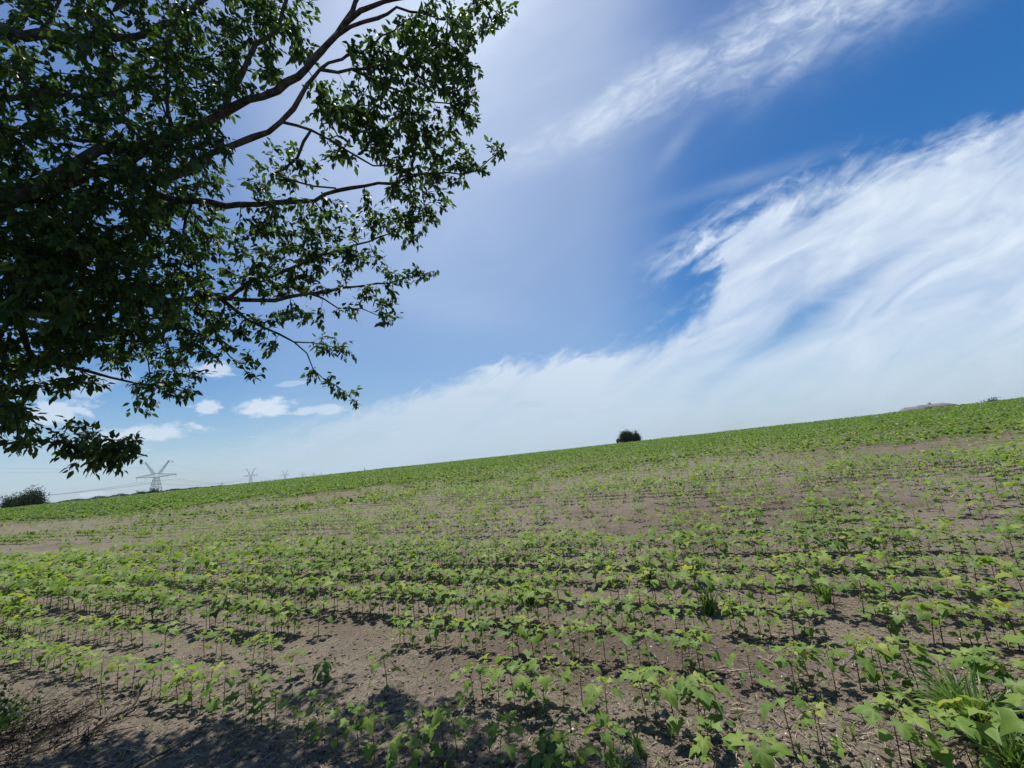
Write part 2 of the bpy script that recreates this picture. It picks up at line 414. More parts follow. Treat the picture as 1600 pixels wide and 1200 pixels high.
# ------------------------------------------------------------------ crop plants
def leaf_outline(kind):
    if kind == 'lobed':      # five-lobed palmate blade, petiole at origin, tip towards +x
        pr = [(0, .30), (20, .55), (0, 0)]
        ang = [-155, -125, -95, -72, -50, -28, 0, 28, 50, 72, 95, 125, 155]
        rr = [.30, .50, .56, .58, .50, .68, 1.0, .68, .50, .58, .56, .50, .30]
        rr = [.36, .56, .42, .76, .44, .62, 1.0, .62, .44, .76, .42, .56, .36]
        return np.array([[r*math.cos(rad(a)), r*math.sin(rad(a))] for a, r in zip(ang, rr)])
    if kind == 'round':
        ang = range(-160, 161, 40); return np.array([[.6*math.cos(rad(a))+.1, .6*math.sin(rad(a))] for a in ang])
    return np.array([[-.15, -.35], [.25, -.6], [.45, -.28], [.95, 0], [.45, .28], [.25, .6], [-.15, .35]])
def leaf_blade(kind, size, R, lod=0):
    """returns verts, tris for one blade; base at origin, blade out along +x, drooping"""
    o2 = leaf_outline(kind)*size
    k = len(o2)
    droop = R.uniform(.35, 1.1)/size; cup = R.uniform(-.25, .35)/size
    def z(p): return -droop*max(p[0], 0)**2*.55-cup*p[1]**2+R.uniform(-.03, .03)*size
    if lod == 0:
        mid = o2*.55; rl = np.hypot(o2[:, 0], o2[:, 1])/size
        cr_ = [(.07 if rl[q_] > .53 else -.07)*size*(1 if q_ % 2 else .8) for q_ in range(k)]
        if kind != 'lobed': cr_ = [R.uniform(-.03, .03)*size for _ in range(k)]
        V = [(0, 0, 0)]+[(p[0], p[1], z(p)+.02*size+c_*.8) for p, c_ in zip(mid, cr_)]+[(p[0]*R.uniform(.9, 1.08), p[1]*R.uniform(.9, 1.08), z(p)+c_) for p, c_ in zip(o2, cr_)]
        T = []
        for q in range(k-1):
            T += [(0, 1+q, 2+q), (1+q, 1+k+q, 2+k+q), (1+q, 2+k+q, 2+q)]
        return np.array(V), np.array(T)
    V = [(0, 0, 0)]+[(p[0], p[1], z(p)) for p in o2]
    T = [(0, 1+q, 2+q) for q in range(k-1)]
    return np.array(V), np.array(T)
def rotm(yaw, pitch, roll):
    cy, sy, cp, sp, cr, sr = math.cos(yaw), math.sin(yaw), math.cos(pitch), math.sin(pitch), math.cos(roll), math.sin(roll)
    Rz = np.array([[cy, -sy, 0], [sy, cy, 0], [0, 0, 1]]); Ry = np.array([[cp, 0, -sp], [0, 1, 0], [sp, 0, cp]]); Rx = np.array([[1, 0, 0], [0, cr, -sr], [0, sr, cr]])
    return Rz@Ry@Rx
def plant_variant(seed, lod=0, leaves=7):
    """height about 1 unit = 0.25 m plant; returns (stem MB, leaf MB)"""
    R = random.Random(seed); st = MB(); lf = MB(); H = .25
    lean = (R.uniform(-.02, .02), R.uniform(-.02, .02))
    sp = lambda q: np.array([lean[0]*q*q, lean[1]*q*q, H*q])
    if lod == 0:
        st.tube([sp(q) for q in (0, .3, .6, .9)], [.0026, .0023, .0019, .0012], 5)
    else:
        a = sp(0); b = sp(.85); w = .003
        st.add([a+(-w, 0, 0), a+(w, 0, 0), b+(w*.6, 0, 0), b+(-w*.6, 0, 0), a+(0, -w, 0), a+(0, w, 0), b+(0, w*.6, 0), b+(0, -w*.6, 0)], None, [(0, 1, 2, 3), (4, 5, 6, 7)])
    yaw = R.uniform(0, 6.28)
    for i in range(leaves):
        q = i/(leaves-1)
        hq = .24+.73*q**.75; yaw += 2.4+R.uniform(-.4, .4)
        size = (.030 if q < .2 else .042+.016*math.sin(q*math.pi))*R.uniform(.72, 1.25)*(1-.45*max(0, q-.8)/.2)
        plen = (.045+.035*math.sin(q*math.pi))*R.uniform(.7, 1.2)*(1-.5*max(0, q-.75)/.25)
        up = R.uniform(.25, .75) if q > .3 else R.uniform(-.3, .2)
        b0 = sp(hq); dirn = np.array([math.cos(yaw), math.sin(yaw), 0]); b1 = b0+dirn*plen*math.cos(up)+np.array([0, 0, plen*math.sin(up)])
        if lod == 0: st.tube([b0, (b0+b1)/2+(0, 0, .003), b1], [.0013, .0011, .0009], 4)
        kind = 'lobed' if (q > .3 and R.random() < .75) else 'heart'
        if q <= .2: kind = 'round'
        if lod >= 1: kind = 'heart'
        Vb, T = leaf_blade(kind, size*(1.12 if lod else 1), R, lod)
        pitch = R.uniform(-.6, .15) if q < .9 else R.uniform(-.1, .7)
        Vb = Vb@rotm(yaw+R.uniform(-.4, .4), pitch, R.uniform(-.5, .5)).T+b1
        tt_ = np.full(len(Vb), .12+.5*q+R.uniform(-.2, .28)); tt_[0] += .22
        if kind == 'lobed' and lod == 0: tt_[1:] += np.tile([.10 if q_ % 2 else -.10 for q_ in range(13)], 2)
        if R.random() < .05: tt_ += .5
        lf.add(Vb, T, None, np.clip(tt_, 0, 1))
    return st, lf
def far_variant(seed, n=4, spread=.1, wide=.13):
    R = random.Random(seed); lf = MB()
    for i in range(n):
        a = R.uniform(0, 6.28); r = spread*math.sqrt(R.random()); h = R.uniform(.10, .24); s = R.uniform(.045, .08)
        V = np.array([(-s, 0, 0), (0, -s*.8, .01), (s, 0, 0), (0, s*.8, -.01)])@rotm(R.uniform(0, 6.28), R.uniform(-.6, .6), R.uniform(-.6, .6)).T+(r*math.cos(a), r*math.sin(a), h)
        lf.add(V, None, [(0, 1, 2, 3)], R.random())
    return lf
def arrays(mb):
    V = np.vstack(mb.V); T = np.concatenate(mb.T)
    F3 = np.vstack(mb.F3) if mb.F3 else np.zeros((0, 3), int); F4 = np.vstack(mb.F4) if mb.F4 else np.zeros((0, 4), int)
    return V, F3, F4, T
class Bulk:
    def __init__(s): s.V = []; s.F3 = []; s.F4 = []; s.T = []; s.n = 0
    def place(s, arr, pos, yaw, scl, dt, tilt=0.0):
        V, F3, F4, T = arr; n = len(pos)
        if n == 0: return
        c = np.cos(yaw)[:, None]; sn = np.sin(yaw)[:, None]; sc = scl[:, None]
        W = np.empty((n, len(V), 3))
        W[..., 0] = (V[:, 0]*c-V[:, 1]*sn)*sc+pos[:, 0:1]; W[..., 1] = (V[:, 0]*sn+V[:, 1]*c)*sc+pos[:, 1:2]; W[..., 2] = V[:, 2]*sc+pos[:, 2:3]
        off = s.n+np.arange(n)*len(V)
        if len(F3): s.F3.append((F3[None]+off[:, None, None]).reshape(-1, 3))
        if len(F4): s.F4.append((F4[None]+off[:, None, None]).reshape(-1, 4))
        s.V.append(W.reshape(-1, 3)); s.T.append(np.clip(T[None]+dt[:, None], 0, 1).ravel()); s.n += n*len(V)
    def obj(s, name, mat):
        Fs = ([np.vstack(s.F3)] if s.F3 else [])+([np.vstack(s.F4)] if s.F4 else [])
        o = bpy.data.objects.new(name, raw_mesh(name, np.vstack(s.V), Fs, mat, np.concatenate(s.T))); COL.objects.link(o); return o

# plant sites the photograph shows one by one in the nearest rows (photo position of the stem's foot)
NEARPX = {
 'front': [(465, 1159), (503, 1170), (529, 1168), (562, 1184), (585, 1192), (655, 1197), (694, 1181), (715, 1187), (780, 1199), (800, 1215), (872, 1225), (905, 1240), (950, 1235), (1245, 1190), (1284, 1181), (1297, 1199), (1409, 1197), (1428, 1202), (1464, 1195), (1530, 1226), (1575, 1215), (640, 1230), (1200, 1260), (1130, 1240)],
 'second': [(6, 1038), (14, 1048), (28, 1038), (46, 1052), (72, 1046), (94, 1054), (114, 1064), (140, 1064), (20, 1040), (36, 1046), (60, 1050), (82, 1052), (104, 1058), (126, 1062), (158, 1074), (184, 1076), (205, 1084), (236, 1094), (250, 1096), (277, 1104), (289, 1104), (300, 1106), (313, 1110), (326, 1106), (349, 1110), (384, 1132), (398, 1128), (409, 1140), (427, 1147), (606, 1084), (741, 1098), (756, 1097), (780, 1105), (805, 1105), (820, 1108), (837, 1116), (850, 1112), (881, 1103), (912, 1119), (950, 1137), (1012, 1130), (1028, 1136), (1058, 1150), (1097, 1165), (1108, 1160), (1125, 1144), (1547, 1110), (1562, 1125), (1585, 1120), (1600, 1130)],
 'third': [(257, 1024), (319, 1029), (337, 1027), (346, 1032), (394, 1042), (412, 1046), (425, 1048), (452, 1069), (625, 1009), (632, 1008), (645, 1012), (673, 1011), (683, 1013), (697, 1014), (722, 1016), (744, 1020), (755, 1022), (802, 1028), (812, 1025), (836, 1034), (856, 1031), (900, 1034), (907, 1036), (947, 1041), (983, 1047), (1002, 1048), (1016, 1044), (1067, 1047), (1080, 1050), (1095, 1053), (1102, 1056), (1177, 1078), (1245, 1084), (1252, 1080), (1270, 1081), (1309, 1091), (1347, 1087), (1375, 1084), (1387, 1087), (1430, 1090), (1440, 1094), (4, 1000), (18, 1006), (38, 1000), (60, 1006), (97, 1001), (117, 1004), (137, 1003), (156, 1005), (180, 1004), (222, 1014), (10, 1002), (28, 1004), (50, 1002), (70, 1005), (88, 1004), (105, 1008), (128, 1006), (146, 1010), (170, 1008), (190, 1012), (206, 1010), (1480, 1100)],
 'fourth': [(887, 978), (923, 978), (941, 980), (951, 981), (972, 981), (995, 987), (1008, 986), (1025, 989), (1058, 986), (1071, 988), (1087, 990), (1145, 991), (1156, 994), (1166, 991), (1191, 1000), (1205, 1000), (1242, 1000), (1256, 998), (1270, 1000), (1397, 1009), (1405, 1006), (1420, 1012), (1461, 1013), (1475, 1010), (1506, 1016), (1520, 1012), (1547, 1012), (1575, 1012), (1595, 1020)],
}
sites = []            # (x, y, row name, scale)
for rn, lst in NEARPX.items():
    for (px, py) in lst:
        x, y = ground_hit(px, py); sites.append((x, y, rn, random.uniform(.92, 1.22)))
nexp = len(sites)
# the drilled rows everywhere else
gx, gy, gr = [], [], []
for k in range(-2, 130):
    y0 = 3.40+k*ROW_GAP
    dy = y0
    step = .085 if y0 < 9 else (.085 if y0 < 30 else .19)
    xx = np.arange(-95, 95, step)
    if k > 60: xx = np.arange(-95, 95, .26)
    xx = xx+rng.normal(0, step*.3, len(xx))
    yy = y0+ROW_S*xx-0.0025*xx*xx+rng.normal(0, .018+.0004*y0, len(xx))
    gx.append(xx); gy.append(yy); gr.append(np.full(len(xx), k))
# rows fill the whole wedge of the view: extend further for the left side where y0 is large
gx = np.concatenate(gx); gy = np.concatenate(gy); gr = np.concatenate(gr)
dd = np.hypot(gx, gy); ok = (gy > 1.2) & (dd < CREST+12) & (dd > 2.2)
gx, gy, gr = gx[ok], gy[ok], gr[ok]
dn, px, py, dep = density(gx, gy)
ok = (dep > .5) & (px > -420) & (px < 2020)
# the explicit near region is cleared of drilled plants
handled = ((py > 1019-np.clip((700-px)/700, 0, 1)*6-(px < 600)*18) | ((px > 870) & (py > 974)) | ((px > 600) & (py > 1000))) & (px > -30) & (px < 1640)
ok &= ~handled
sizek = .55+.5*np.clip(dn, 0, 1)
fray = .75+.25*(dist.mean() > 0)
clump = sstep(vnoise(gx/.55+7, gr*3.7), .12, .42)*sstep(fbm(gx/1.6+33, gy/1.6, 2), .22, .46)
pkeep = np.clip(dn, 0, 1)*np.where((py > 855), 1.0, .9)*np.where(np.hypot(gx, gy) < 30, np.where(py > 862, np.where(px < 760, .85, .5), .2)+np.where(py > 862, np.where(px < 760, .15, .5), .8)*clump, 1)
ok &= rng.random(len(gx)) < pkeep
gx, gy, gr, px, py, dn = gx[ok], gy[ok], gr[ok], px[ok], py[ok], dn[ok]
gz = base_h(gx, gy); gd = np.hypot(gx, gy)
far_size = np.clip(1.25-.5*(1-dn), .55, 1.2)*np.where(py < 870, .88, 1.0)*rng.uniform(.78, 1.2, len(gx))
far_size *= np.where((px < 640) & (py < 880) & (py > 800), .82, 1)
# pick the individuals: explicit ones plus the nearest drilled plants in view, 300 in all
inview = (px > -15) & (px < 1615) & (py < 1240)
order = np.argsort(np.where(inview, gd, 1e9))[:300-nexp]
ind = np.zeros(len(gx), bool); ind[order] = True
for q in order:
    r = int(round(float(row_coord(gx[q], gy[q]))/ROW_GAP))
    sites.append((float(gx[q]), float(gy[q]), r, float(far_size[q])*1.02))
NV = 24
protos = []
for v_ in range(NV):
    st, lf = plant_variant(100+v_, 0, 9+(v_ % 4))
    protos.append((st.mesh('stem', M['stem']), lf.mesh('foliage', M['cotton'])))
# labels: ordinal within each row, in sight from the camera
def ordinal(n):
    s = 'th' if 10 < n % 100 < 20 else {1: 'st', 2: 'nd', 3: 'rd'}.get(n % 10, 'th'); return f'{n}{s}'
rows = {}
for s_ in sites: rows.setdefault(s_[2], []).append(s_)
rowname = {'front': 'nearest crop row at the bottom edge', 'second': 'second crop row from the bottom', 'third': 'third crop row from the bottom', 'fourth': 'fourth crop row from the bottom'}
keys = ['front', 'second', 'third', 'fourth']+sorted(k for k in rows if not isinstance(k, str))
first = {}
for ki, k in enumerate(keys):
    L = rows.get(k, [])
    L.sort(key=lambda s: proj(np.array([s[0], s[1], float(base_h(s[0], s[1]))]))[0])
    rn = rowname.get(k) or f'{ordinal(ki+1)} crop row back from the camera'
    for q, (x, y, _, sc_) in enumerate(L):
        vi = random.randrange(NV); z = float(height(x, y))-.004
        r_ = random.random(); leafy = ['sparse', 'leafy', 'bushy', 'broad'][vi % 4]
        size = 'tall' if sc_ > 1.1 else ('small' if sc_ < .9 else 'young')
        e = empty('cotton_plant', (x, y, z), random.uniform(0, 6.28)); e.scale = (sc_*1.12, sc_*1.12, sc_*1.0)
        e.rotation_euler.x = random.gauss(0, .06); e.rotation_euler.y = random.gauss(0, .06)
        tag(e, f'{size} {leafy} green crop plant, {ordinal(q+1)} from left in {rn}', 'crop plant', 'crop plants standing in rows on the bare soil')
        if vi not in first:
            a = bpy.data.objects.new('stem', protos[vi][0]); b = bpy.data.objects.new('foliage', protos[vi][1]); first[vi] = (a, b)
        else:
            a, b = first[vi][0].copy(), first[vi][1].copy()
        for c_ in (a, b): COL.objects.link(c_); c_.parent = e
# the rest of the crop as one mass
rest = ~ind
bk = Bulk()
mid_arr = []
for v_ in range(8):
    st, lf = plant_variant(300+v_, 0, 9+v_ % 3); st2, _ = plant_variant(300+v_, 1, 4)
    mid_arr.append((arrays(lf), arrays(st)))
lod1 = [(arrays(plant_variant(400+v_, 1, 8)[1]), arrays(plant_variant(400+v_, 1, 8)[0])) for v_ in range(10)]
lod2 = [arrays(far_variant(500+v_, 7)) for v_ in range(12)]
bs = Bulk()
cls = rng.integers(0, 120, len(gx)); yaw = rng.uniform(0, 6.28, len(gx)); dt = rng.normal(0, .12, len(gx))-.30*np.clip((gd-20)/25, 0, 1)
pos = np.stack([gx, gy, np.where(gd < 26, height(gx, gy), gz)-.003], -1)
for v_ in range(8):
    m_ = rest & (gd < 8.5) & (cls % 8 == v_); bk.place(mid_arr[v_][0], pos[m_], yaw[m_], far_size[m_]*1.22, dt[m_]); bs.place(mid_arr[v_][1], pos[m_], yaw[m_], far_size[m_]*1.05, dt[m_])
for v_ in range(10):
    m_ = rest & (gd >= 8.5) & (gd < 19) & (cls % 10 == v_); bk.place(lod1[v_][0], pos[m_], yaw[m_], far_size[m_]*1.48, dt[m_])
    m_ &= (gd < 16); bs.place(lod1[v_][1], pos[m_], yaw[m_], far_size[m_]*1.1, dt[m_])
for v_ in range(12):
    m_ = rest & (gd >= 19) & (cls % 12 == v_); bk.place(lod2[v_], pos[m_], yaw[m_], far_size[m_]*(.98+.36*np.clip((gd[m_]-19)/28, 0, 1)), dt[m_])
bm_ = bk.obj('crop_field', M['farcrop']); tag(bm_, 'green crop rows covering the field up to the horizon', 'crop', kind='stuff')
# stems of the same mass joined in as a second material
sV = np.vstack(bs.V); 
so_ = bs.obj('crop_stems', M['stem']); so_.parent = bm_; so_['kind'] = 'stuff'

# ------------------------------------------------------------------ ground litter (stuff)
def scatter(n, dmax, power=1.0):
    px_ = rng.uniform(-150, 1750, n*3); py_ = 760+ (1300-760)*rng.random(n*3)**power
    rr = Fv+Rv*((px_-800)/FPX)[:, None]-Uv*((py_-600)/FPX)[:, None]
    tt = -EYE/rr[:, 2]; P = CAM+rr*tt[:, None]
    m_ = (rr[:, 2] < -.01) & (np.hypot(P[:, 0], P[:, 1]) < dmax); P = P[m_][:n]
    P[:, 2] = height(P[:, 0], P[:, 1]); return P
def rock_arr(seed, sub=1):
    R = random.Random(seed)
    ph = (1+5**.5)/2
    V = np.array([(-1, ph, 0), (1, ph, 0), (-1, -ph, 0), (1, -ph, 0), (0, -1, ph), (0, 1, ph), (0, -1, -ph), (0, 1, -ph), (ph, 0, -1), (ph, 0, 1), (-ph, 0, -1), (-ph, 0, 1)], float)/1.9
    F = np.array([(0, 11, 5), (0, 5, 1), (0, 1, 7), (0, 7, 10), (0, 10, 11), (1, 5, 9), (5, 11, 4), (11, 10, 2), (10, 7, 6), (7, 1, 8), (3, 9, 4), (3, 4, 2), (3, 2, 6), (3, 6, 8), (3, 8, 9), (4, 9, 5), (2, 4, 11), (6, 2, 10), (8, 6, 7), (9, 8, 1)])
    V = V*np.array([R.uniform(.7, 1.3), R.uniform(.6, 1.1), R.uniform(.35, .7)]); V += np.array([[R.uniform(-.3, .3) for _ in range(3)] for _ in V])
    return V, F, np.zeros((0, 4), int), np.full(12, .5)
def litter(name, mat, n, arrs, smin, smax, dmax, power, zoff=0.0, label='', cat='', ex=2.5):
    B = Bulk(); P = scatter(n, dmax, power); c = rng.integers(0, len(arrs), len(P))
    s_ = smin+(smax-smin)*rng.random(len(P))**ex; P[:, 2] += zoff*s_
    for q, a in enumerate(arrs):
        m_ = c == q; B.place(a, P[m_], rng.uniform(0, 6.28, m_.sum()), s_[m_], np.zeros(m_.sum()))
    o_ = B.obj(name, mat); tag(o_, label, cat, kind='stuff')
rocks = [rock_arr(q) for q in range(8)]
litter('soil_clods', M['clod'], 24000, rocks, .002, .021, 14, 1.0, .1, 'crumbly brown soil clods scattered over the field', 'soil clods')
litter('white_pebbles', M['pebble'], 800, rocks, .002, .011, 14, .9, .35, 'small pale pebbles scattered on the soil', 'pebbles', 3)
def straw_arr(seed):
    R = random.Random(seed); b = MB(); a = R.uniform(-.3, .3)
    b.tube([(-1, 0, .06), (0, a*.3, .16+R.uniform(0, .15)), (1, a, .04)], [.045, .055, .03], 4); return arrays(b)
litter('straw_bits', M['straw'], 6000, [straw_arr(q) for q in range(6)], .006, .05, 9, .9, 0, 'short dry straw and stalk bits lying on the soil', 'crop residue', 2.2)
litter('dark_debris', M['twig'], 4500, [straw_arr(q+9) for q in range(6)], .006, .045, 9, .9, 0, 'dark rotted stalk bits lying on the soil', 'crop residue', 2.2)
def seedling_arr(seed):
    R = random.Random(seed); b = MB()
    for q in range(R.randint(4, 7)):
        a = R.uniform(0, 6.28); l = R.uniform(.5, 1.0); w = .035; le = R.uniform(.3, .9)
        d_ = np.array([math.cos(a), math.sin(a), 0]); s_ = np.array([-d_[1], d_[0], 0])*w
        p0 = np.zeros(3); p1 = d_*l*.35*le+(0, 0, l*.6); p2 = d_*l*.9*le+(0, 0, l*(1-.4*le))
        b.add([p0-s_, p0+s_, p1+s_, p1-s_, p2], [(3, 2, 4)], [(0, 1, 2, 3)], R.random())
    return arrays(b)
def cover_arr(seed):
    R = random.Random(seed); b = MB()
    for q in range(6):
        a = R.uniform(0, 6.28); r = .7*math.sqrt(R.random()); h = R.uniform(.3, 1.1); s_ = R.uniform(.25, .5)
        b.add(np.array([(-s_, 0, 0), (0, -s_*.5, .05), (s_, 0, 0), (0, s_*.5, -.05)])@rotm(R.uniform(0, 6.28), R.uniform(-.6, .6), R.uniform(-.6, .6)).T+(r*math.cos(a), r*math.sin(a), h), None, [(0, 1, 2, 3)], R.random())
    return arrays(b)
def field_cover(n):
    x = rng.uniform(-34, 40, n); y = rng.uniform(4, 34, n); d_, px_, py_, dp_ = density(x, y)
    k = (dp_ > .3) & (px_ > -200) & (px_ < 1800) & (py_ < 905) & (rng.random(n) < .25+.75*fbm(x/1.7+80, y/1.7, 2)) & (rng.random(n) < .15+.85*d_)
    P = np.stack([x[k], y[k], base_h(x[k], y[k])], -1); P[:, 2] = height(P[:, 0], P[:, 1])-.004
    B = Bulk(); c = rng.integers(0, 8, len(P))
    for q in range(8):
        m_ = c == q; B.place(cover_arr(600+q), P[m_], rng.uniform(0, 6.28, m_.sum()), rng.uniform(.04, .11, m_.sum()), rng.normal(0, .1, m_.sum()))
    o_ = B.obj('stunted_seedlings', M['farcrop']); tag(o_, 'stunted small seedlings scattered between the rows in the middle distance', 'seedlings', kind='stuff')
field_cover(46000)
litter('weed_seedlings', M['grass'], 900, [seedling_arr(q) for q in range(8)], .02, .10, 12, .9, 0, 'tiny grass and weed seedlings between the crop rows', 'weeds', 2)

# ------------------------------------------------------------------ the big tree overhead at the left
class Tree:
    def __init__(s, R): s.P = []; s.par = []; s.rad = []; s.R = R; s.tips = []
    def node(s, p, par, r): s.P.append(np.asarray(p, float)); s.par.append(par); s.rad.append(r); return len(s.P)-1
T = Tree(random.Random(5))
tree_x, tree_y = -3.9, 1.0
tz = float(base_h(tree_x, tree_y))
trunk_pts = [(tree_x, tree_y, tz-.1), (tree_x+.04, tree_y+.02, .5), (tree_x-.03, tree_y+.1, 1.1), (tree_x+.05, tree_y+.2, 1.7)]
prev = -1; tr_ids = []
for q, p_ in enumerate(trunk_pts):
    prev = T.node(p_, prev, [.24, .185, .17, .16][q]); tr_ids.append(prev)
hub = prev
LIMBS = []   # drawn limb polylines (x, y, depth), start radius, end radius
def limb(start, pts, r0, r1, wob=.012):
    """start: node id; pts: (px,py,depth)"""
    W = [T.P[start]]+[at(*p_) for p_ in pts]
    ids = []; par = start; n = len(W)-1
    tot = 0; cum = [0]
    for a, b in zip(W[:-1], W[1:]): tot += np.linalg.norm(b-a); cum.append(tot)
    # Catmull-Rom
    pp = [W[0]]+W+[W[-1]]
    for sgm in range(n):
        p0, p1, p2, p3 = pp[sgm], pp[sgm+1], pp[sgm+2], pp[sgm+3]
        L = np.linalg.norm(p2-p1); k = max(1, int(L/.11))
        for q in range(1, k+1):
            s_ = q/k
            c = .5*((2*p1)+(-p0+p2)*s_+(2*p0-5*p1+4*p2-p3)*s_*s_+(-p0+3*p1-3*p2+p3)*s_**3)
            c = c+np.array([T.R.gauss(0, wob) for _ in range(3)])*(q < k or sgm < n-1)
            f_ = (cum[sgm]+L*s_)/tot
            par = T.node(c, par, r0+(r1-r0)*f_); ids.append(par)
    LIMBS.append(ids); return ids
def nearest(px, py):
    best = 0; bd = 1e9
    for i, p_ in enumerate(T.P):
        a, b, d_ = proj(p_)
        if d_ < .3: continue
        q = (a-px)**2+(b-py)**2
        if q < bd: bd = q; best = i
    return best
A1 = limb(hub, [(-420, 330, 2.4), (-150, 340, 2.8), (60, 300, 3.1), (220, 240, 3.3), (360, 168, 3.5), (430, 140, 3.55), (480, 105, 3.6), (515, 62, 3.7), (550, 15, 3.8), (600, -120, 4.0)], .060, .018, .007)
limb(nearest(508, 78), [(545, 42, 3.7), (590, 30, 3.75), (620, 12, 3.8), (660, 22, 3.9), (700, 30, 4.0)], .022, .006)
limb(nearest(540, 30), [(565, 14, 3.7), (600, 5, 3.7), (650, -8, 3.8), (720, -20, 3.9)], .024, .007)
A2 = limb(nearest(150, 270), [(260, 275, 3.1), (330, 240, 3.2), (364, 228, 3.25), (400, 216, 3.3), (441, 190, 3.35), (473, 152, 3.4), (501, 112, 3.5), (530, 112, 3.55), (571, 108, 3.6), (610, 97, 3.7), (680, 130, 3.8)], .034, .006)
limb(nearest(503, 110), [(530, 90, 3.6), (565, 82, 3.7), (600, 55, 3.8), (640, 30, 3.9)], .014, .005)
limb(nearest(450, 182), [(490, 205, 3.5), (540, 235, 3.6), (600, 260, 3.7), (650, 262, 3.8)], .013, .005)
limb(nearest(540, 110), [(600, 130, 3.8), (650, 155, 3.9), (700, 160, 4.0), (740, 150, 4.0)], .012, .005)
A3 = limb(nearest(200, 262), [(240, 300, 3.4), (300, 315, 3.6), (380, 320, 3.7), (428, 318, 3.8), (463, 315, 3.85), (495, 312, 3.9), (527, 296, 3.95), (590, 288, 4.0), (640, 278, 4.1), (700, 270, 4.15), (745, 268, 4.2), (765, 252, 4.2), (782, 236, 4.2)], .034, .004)
limb(nearest(489, 206), [(463, 245, 3.6), (428, 272, 3.7), (455, 283, 3.75), (490, 290, 3.8), (525, 294, 3.9)], .014, .010)
limb(nearest(620, 283), [(650, 310, 4.1), (680, 340, 4.2)], .008, .004)
A4 = limb(nearest(60, 305), [(100, 420, 3.3), (200, 470, 3.5), (270, 470, 3.6), (330, 465, 3.8), (380, 466, 3.9), (430, 467, 4.0), (480, 460, 4.1), (537, 451, 4.2), (590, 444, 4.3), (640, 433, 4.4), (676, 424, 4.4)], .042, .004)
limb(nearest(330, 465), [(350, 470, 3.9), (385, 445, 4.0), (442, 425, 4.1), (505, 400, 4.2), (575, 378, 4.3), (640, 350, 4.4), (660, 345, 4.4)], .022, .005)
limb(nearest(475, 461), [(530, 477, 4.2), (567, 480, 4.3), (592, 495, 4.4), (612, 488, 4.4)], .010, .004)
A5 = limb(nearest(345, 466), [(370, 488, 3.9), (412, 510, 4.0), (460, 532, 4.1), (490, 536, 4.2), (530, 545, 4.3)], .017, .004)
limb(nearest(462, 532), [(480, 552, 4.1), (490, 575, 4.15), (510, 592, 4.2), (540, 610, 4.25), (554, 628, 4.3)], .008, .003)
limb(nearest(300, 467), [(330, 510, 3.8), (350, 545, 3.9), (375, 570, 3.9), (390, 588, 3.9)], .011, .004)
A6 = limb(nearest(60, 390), [(30, 500, 3.1), (60, 565, 3.2), (110, 577, 3.3), (171, 586, 3.4), (220, 600, 3.5), (262, 605, 3.6), (300, 612, 3.6)], .03, .004)
A7 = limb(nearest(30, 520), [(-60, 600, 3.0), (-60, 680, 3.0), (0, 692, 3.1), (60, 690, 3.1), (120, 698, 3.15), (170, 704, 3.2), (226, 712, 3.25)], .018, .004)
limb(nearest(0, 560), [(20, 610, 3.2), (30, 650, 3.2), (25, 690, 3.2)], .010, .004)
A8 = limb(nearest(-150, 340), [(-120, 60, 2.8), (0, 48, 3.0), (95, 57, 3.2), (174, 63, 3.4), (260, 40, 3.6), (350, -20, 3.8)], .05, .02)
limb(nearest(-100, 338), [(0, 160, 3.0), (133, 149, 3.2), (220, 130, 3.4)], .03, .012)
limb(nearest(-100, 338), [(32, 200, 3.4), (100, 215, 3.6), (190, 228, 3.8), (300, 235, 4.1), (330, 290, 4.3)], .028, .01)
limb(nearest(350, 172), [(380, 110, 3.6), (400, 73, 3.7), (430, 40, 3.8), (447, 0, 3.9), (455, -60, 4.0)], .026, .012)
limb(nearest(260, 220), [(262, 120, 3.5), (266, 40, 3.8), (250, -60, 4.0)], .016, .009)
limb(nearest(300, 315), [(285, 400, 3.9), (282, 480, 4.0), (240, 540, 4.1), (228, 600, 4.1)], .012, .005)
limb(nearest(80, 56), [(85, 20, 3.3), (110, -40, 3.4)], .016, .01)
limb(nearest(560, -30), [(640, -60, 4.0), (720, -30, 4.1), (770, 10, 4.2), (795, 35, 4.2)], .014, .004)
# limbs on the far and hidden sides keep the crown whole from other positions
for azq, zz, ln in ((200, 3.6, 2.6), (250, 4.2, 2.4), (150, 4.2, 2.6), (100, 4.6, 2.2), (300, 4.0, 2.2), (60, 5.0, 2.4)):
    pr_ = hub; p_ = T.P[hub].copy()
    for q in range(1, 12):
        f_ = q/11; a_ = rad(azq)
        p2 = T.P[hub]+np.array([math.cos(a_)*ln*f_, math.sin(a_)*ln*f_, (zz-1.7)*f_**.8])+np.array([T.R.gauss(0, .04) for _ in range(3)])
        pr_ = T.node(p2, pr_, .09*(1-f_)+.015)
nlimb = len(T.P)
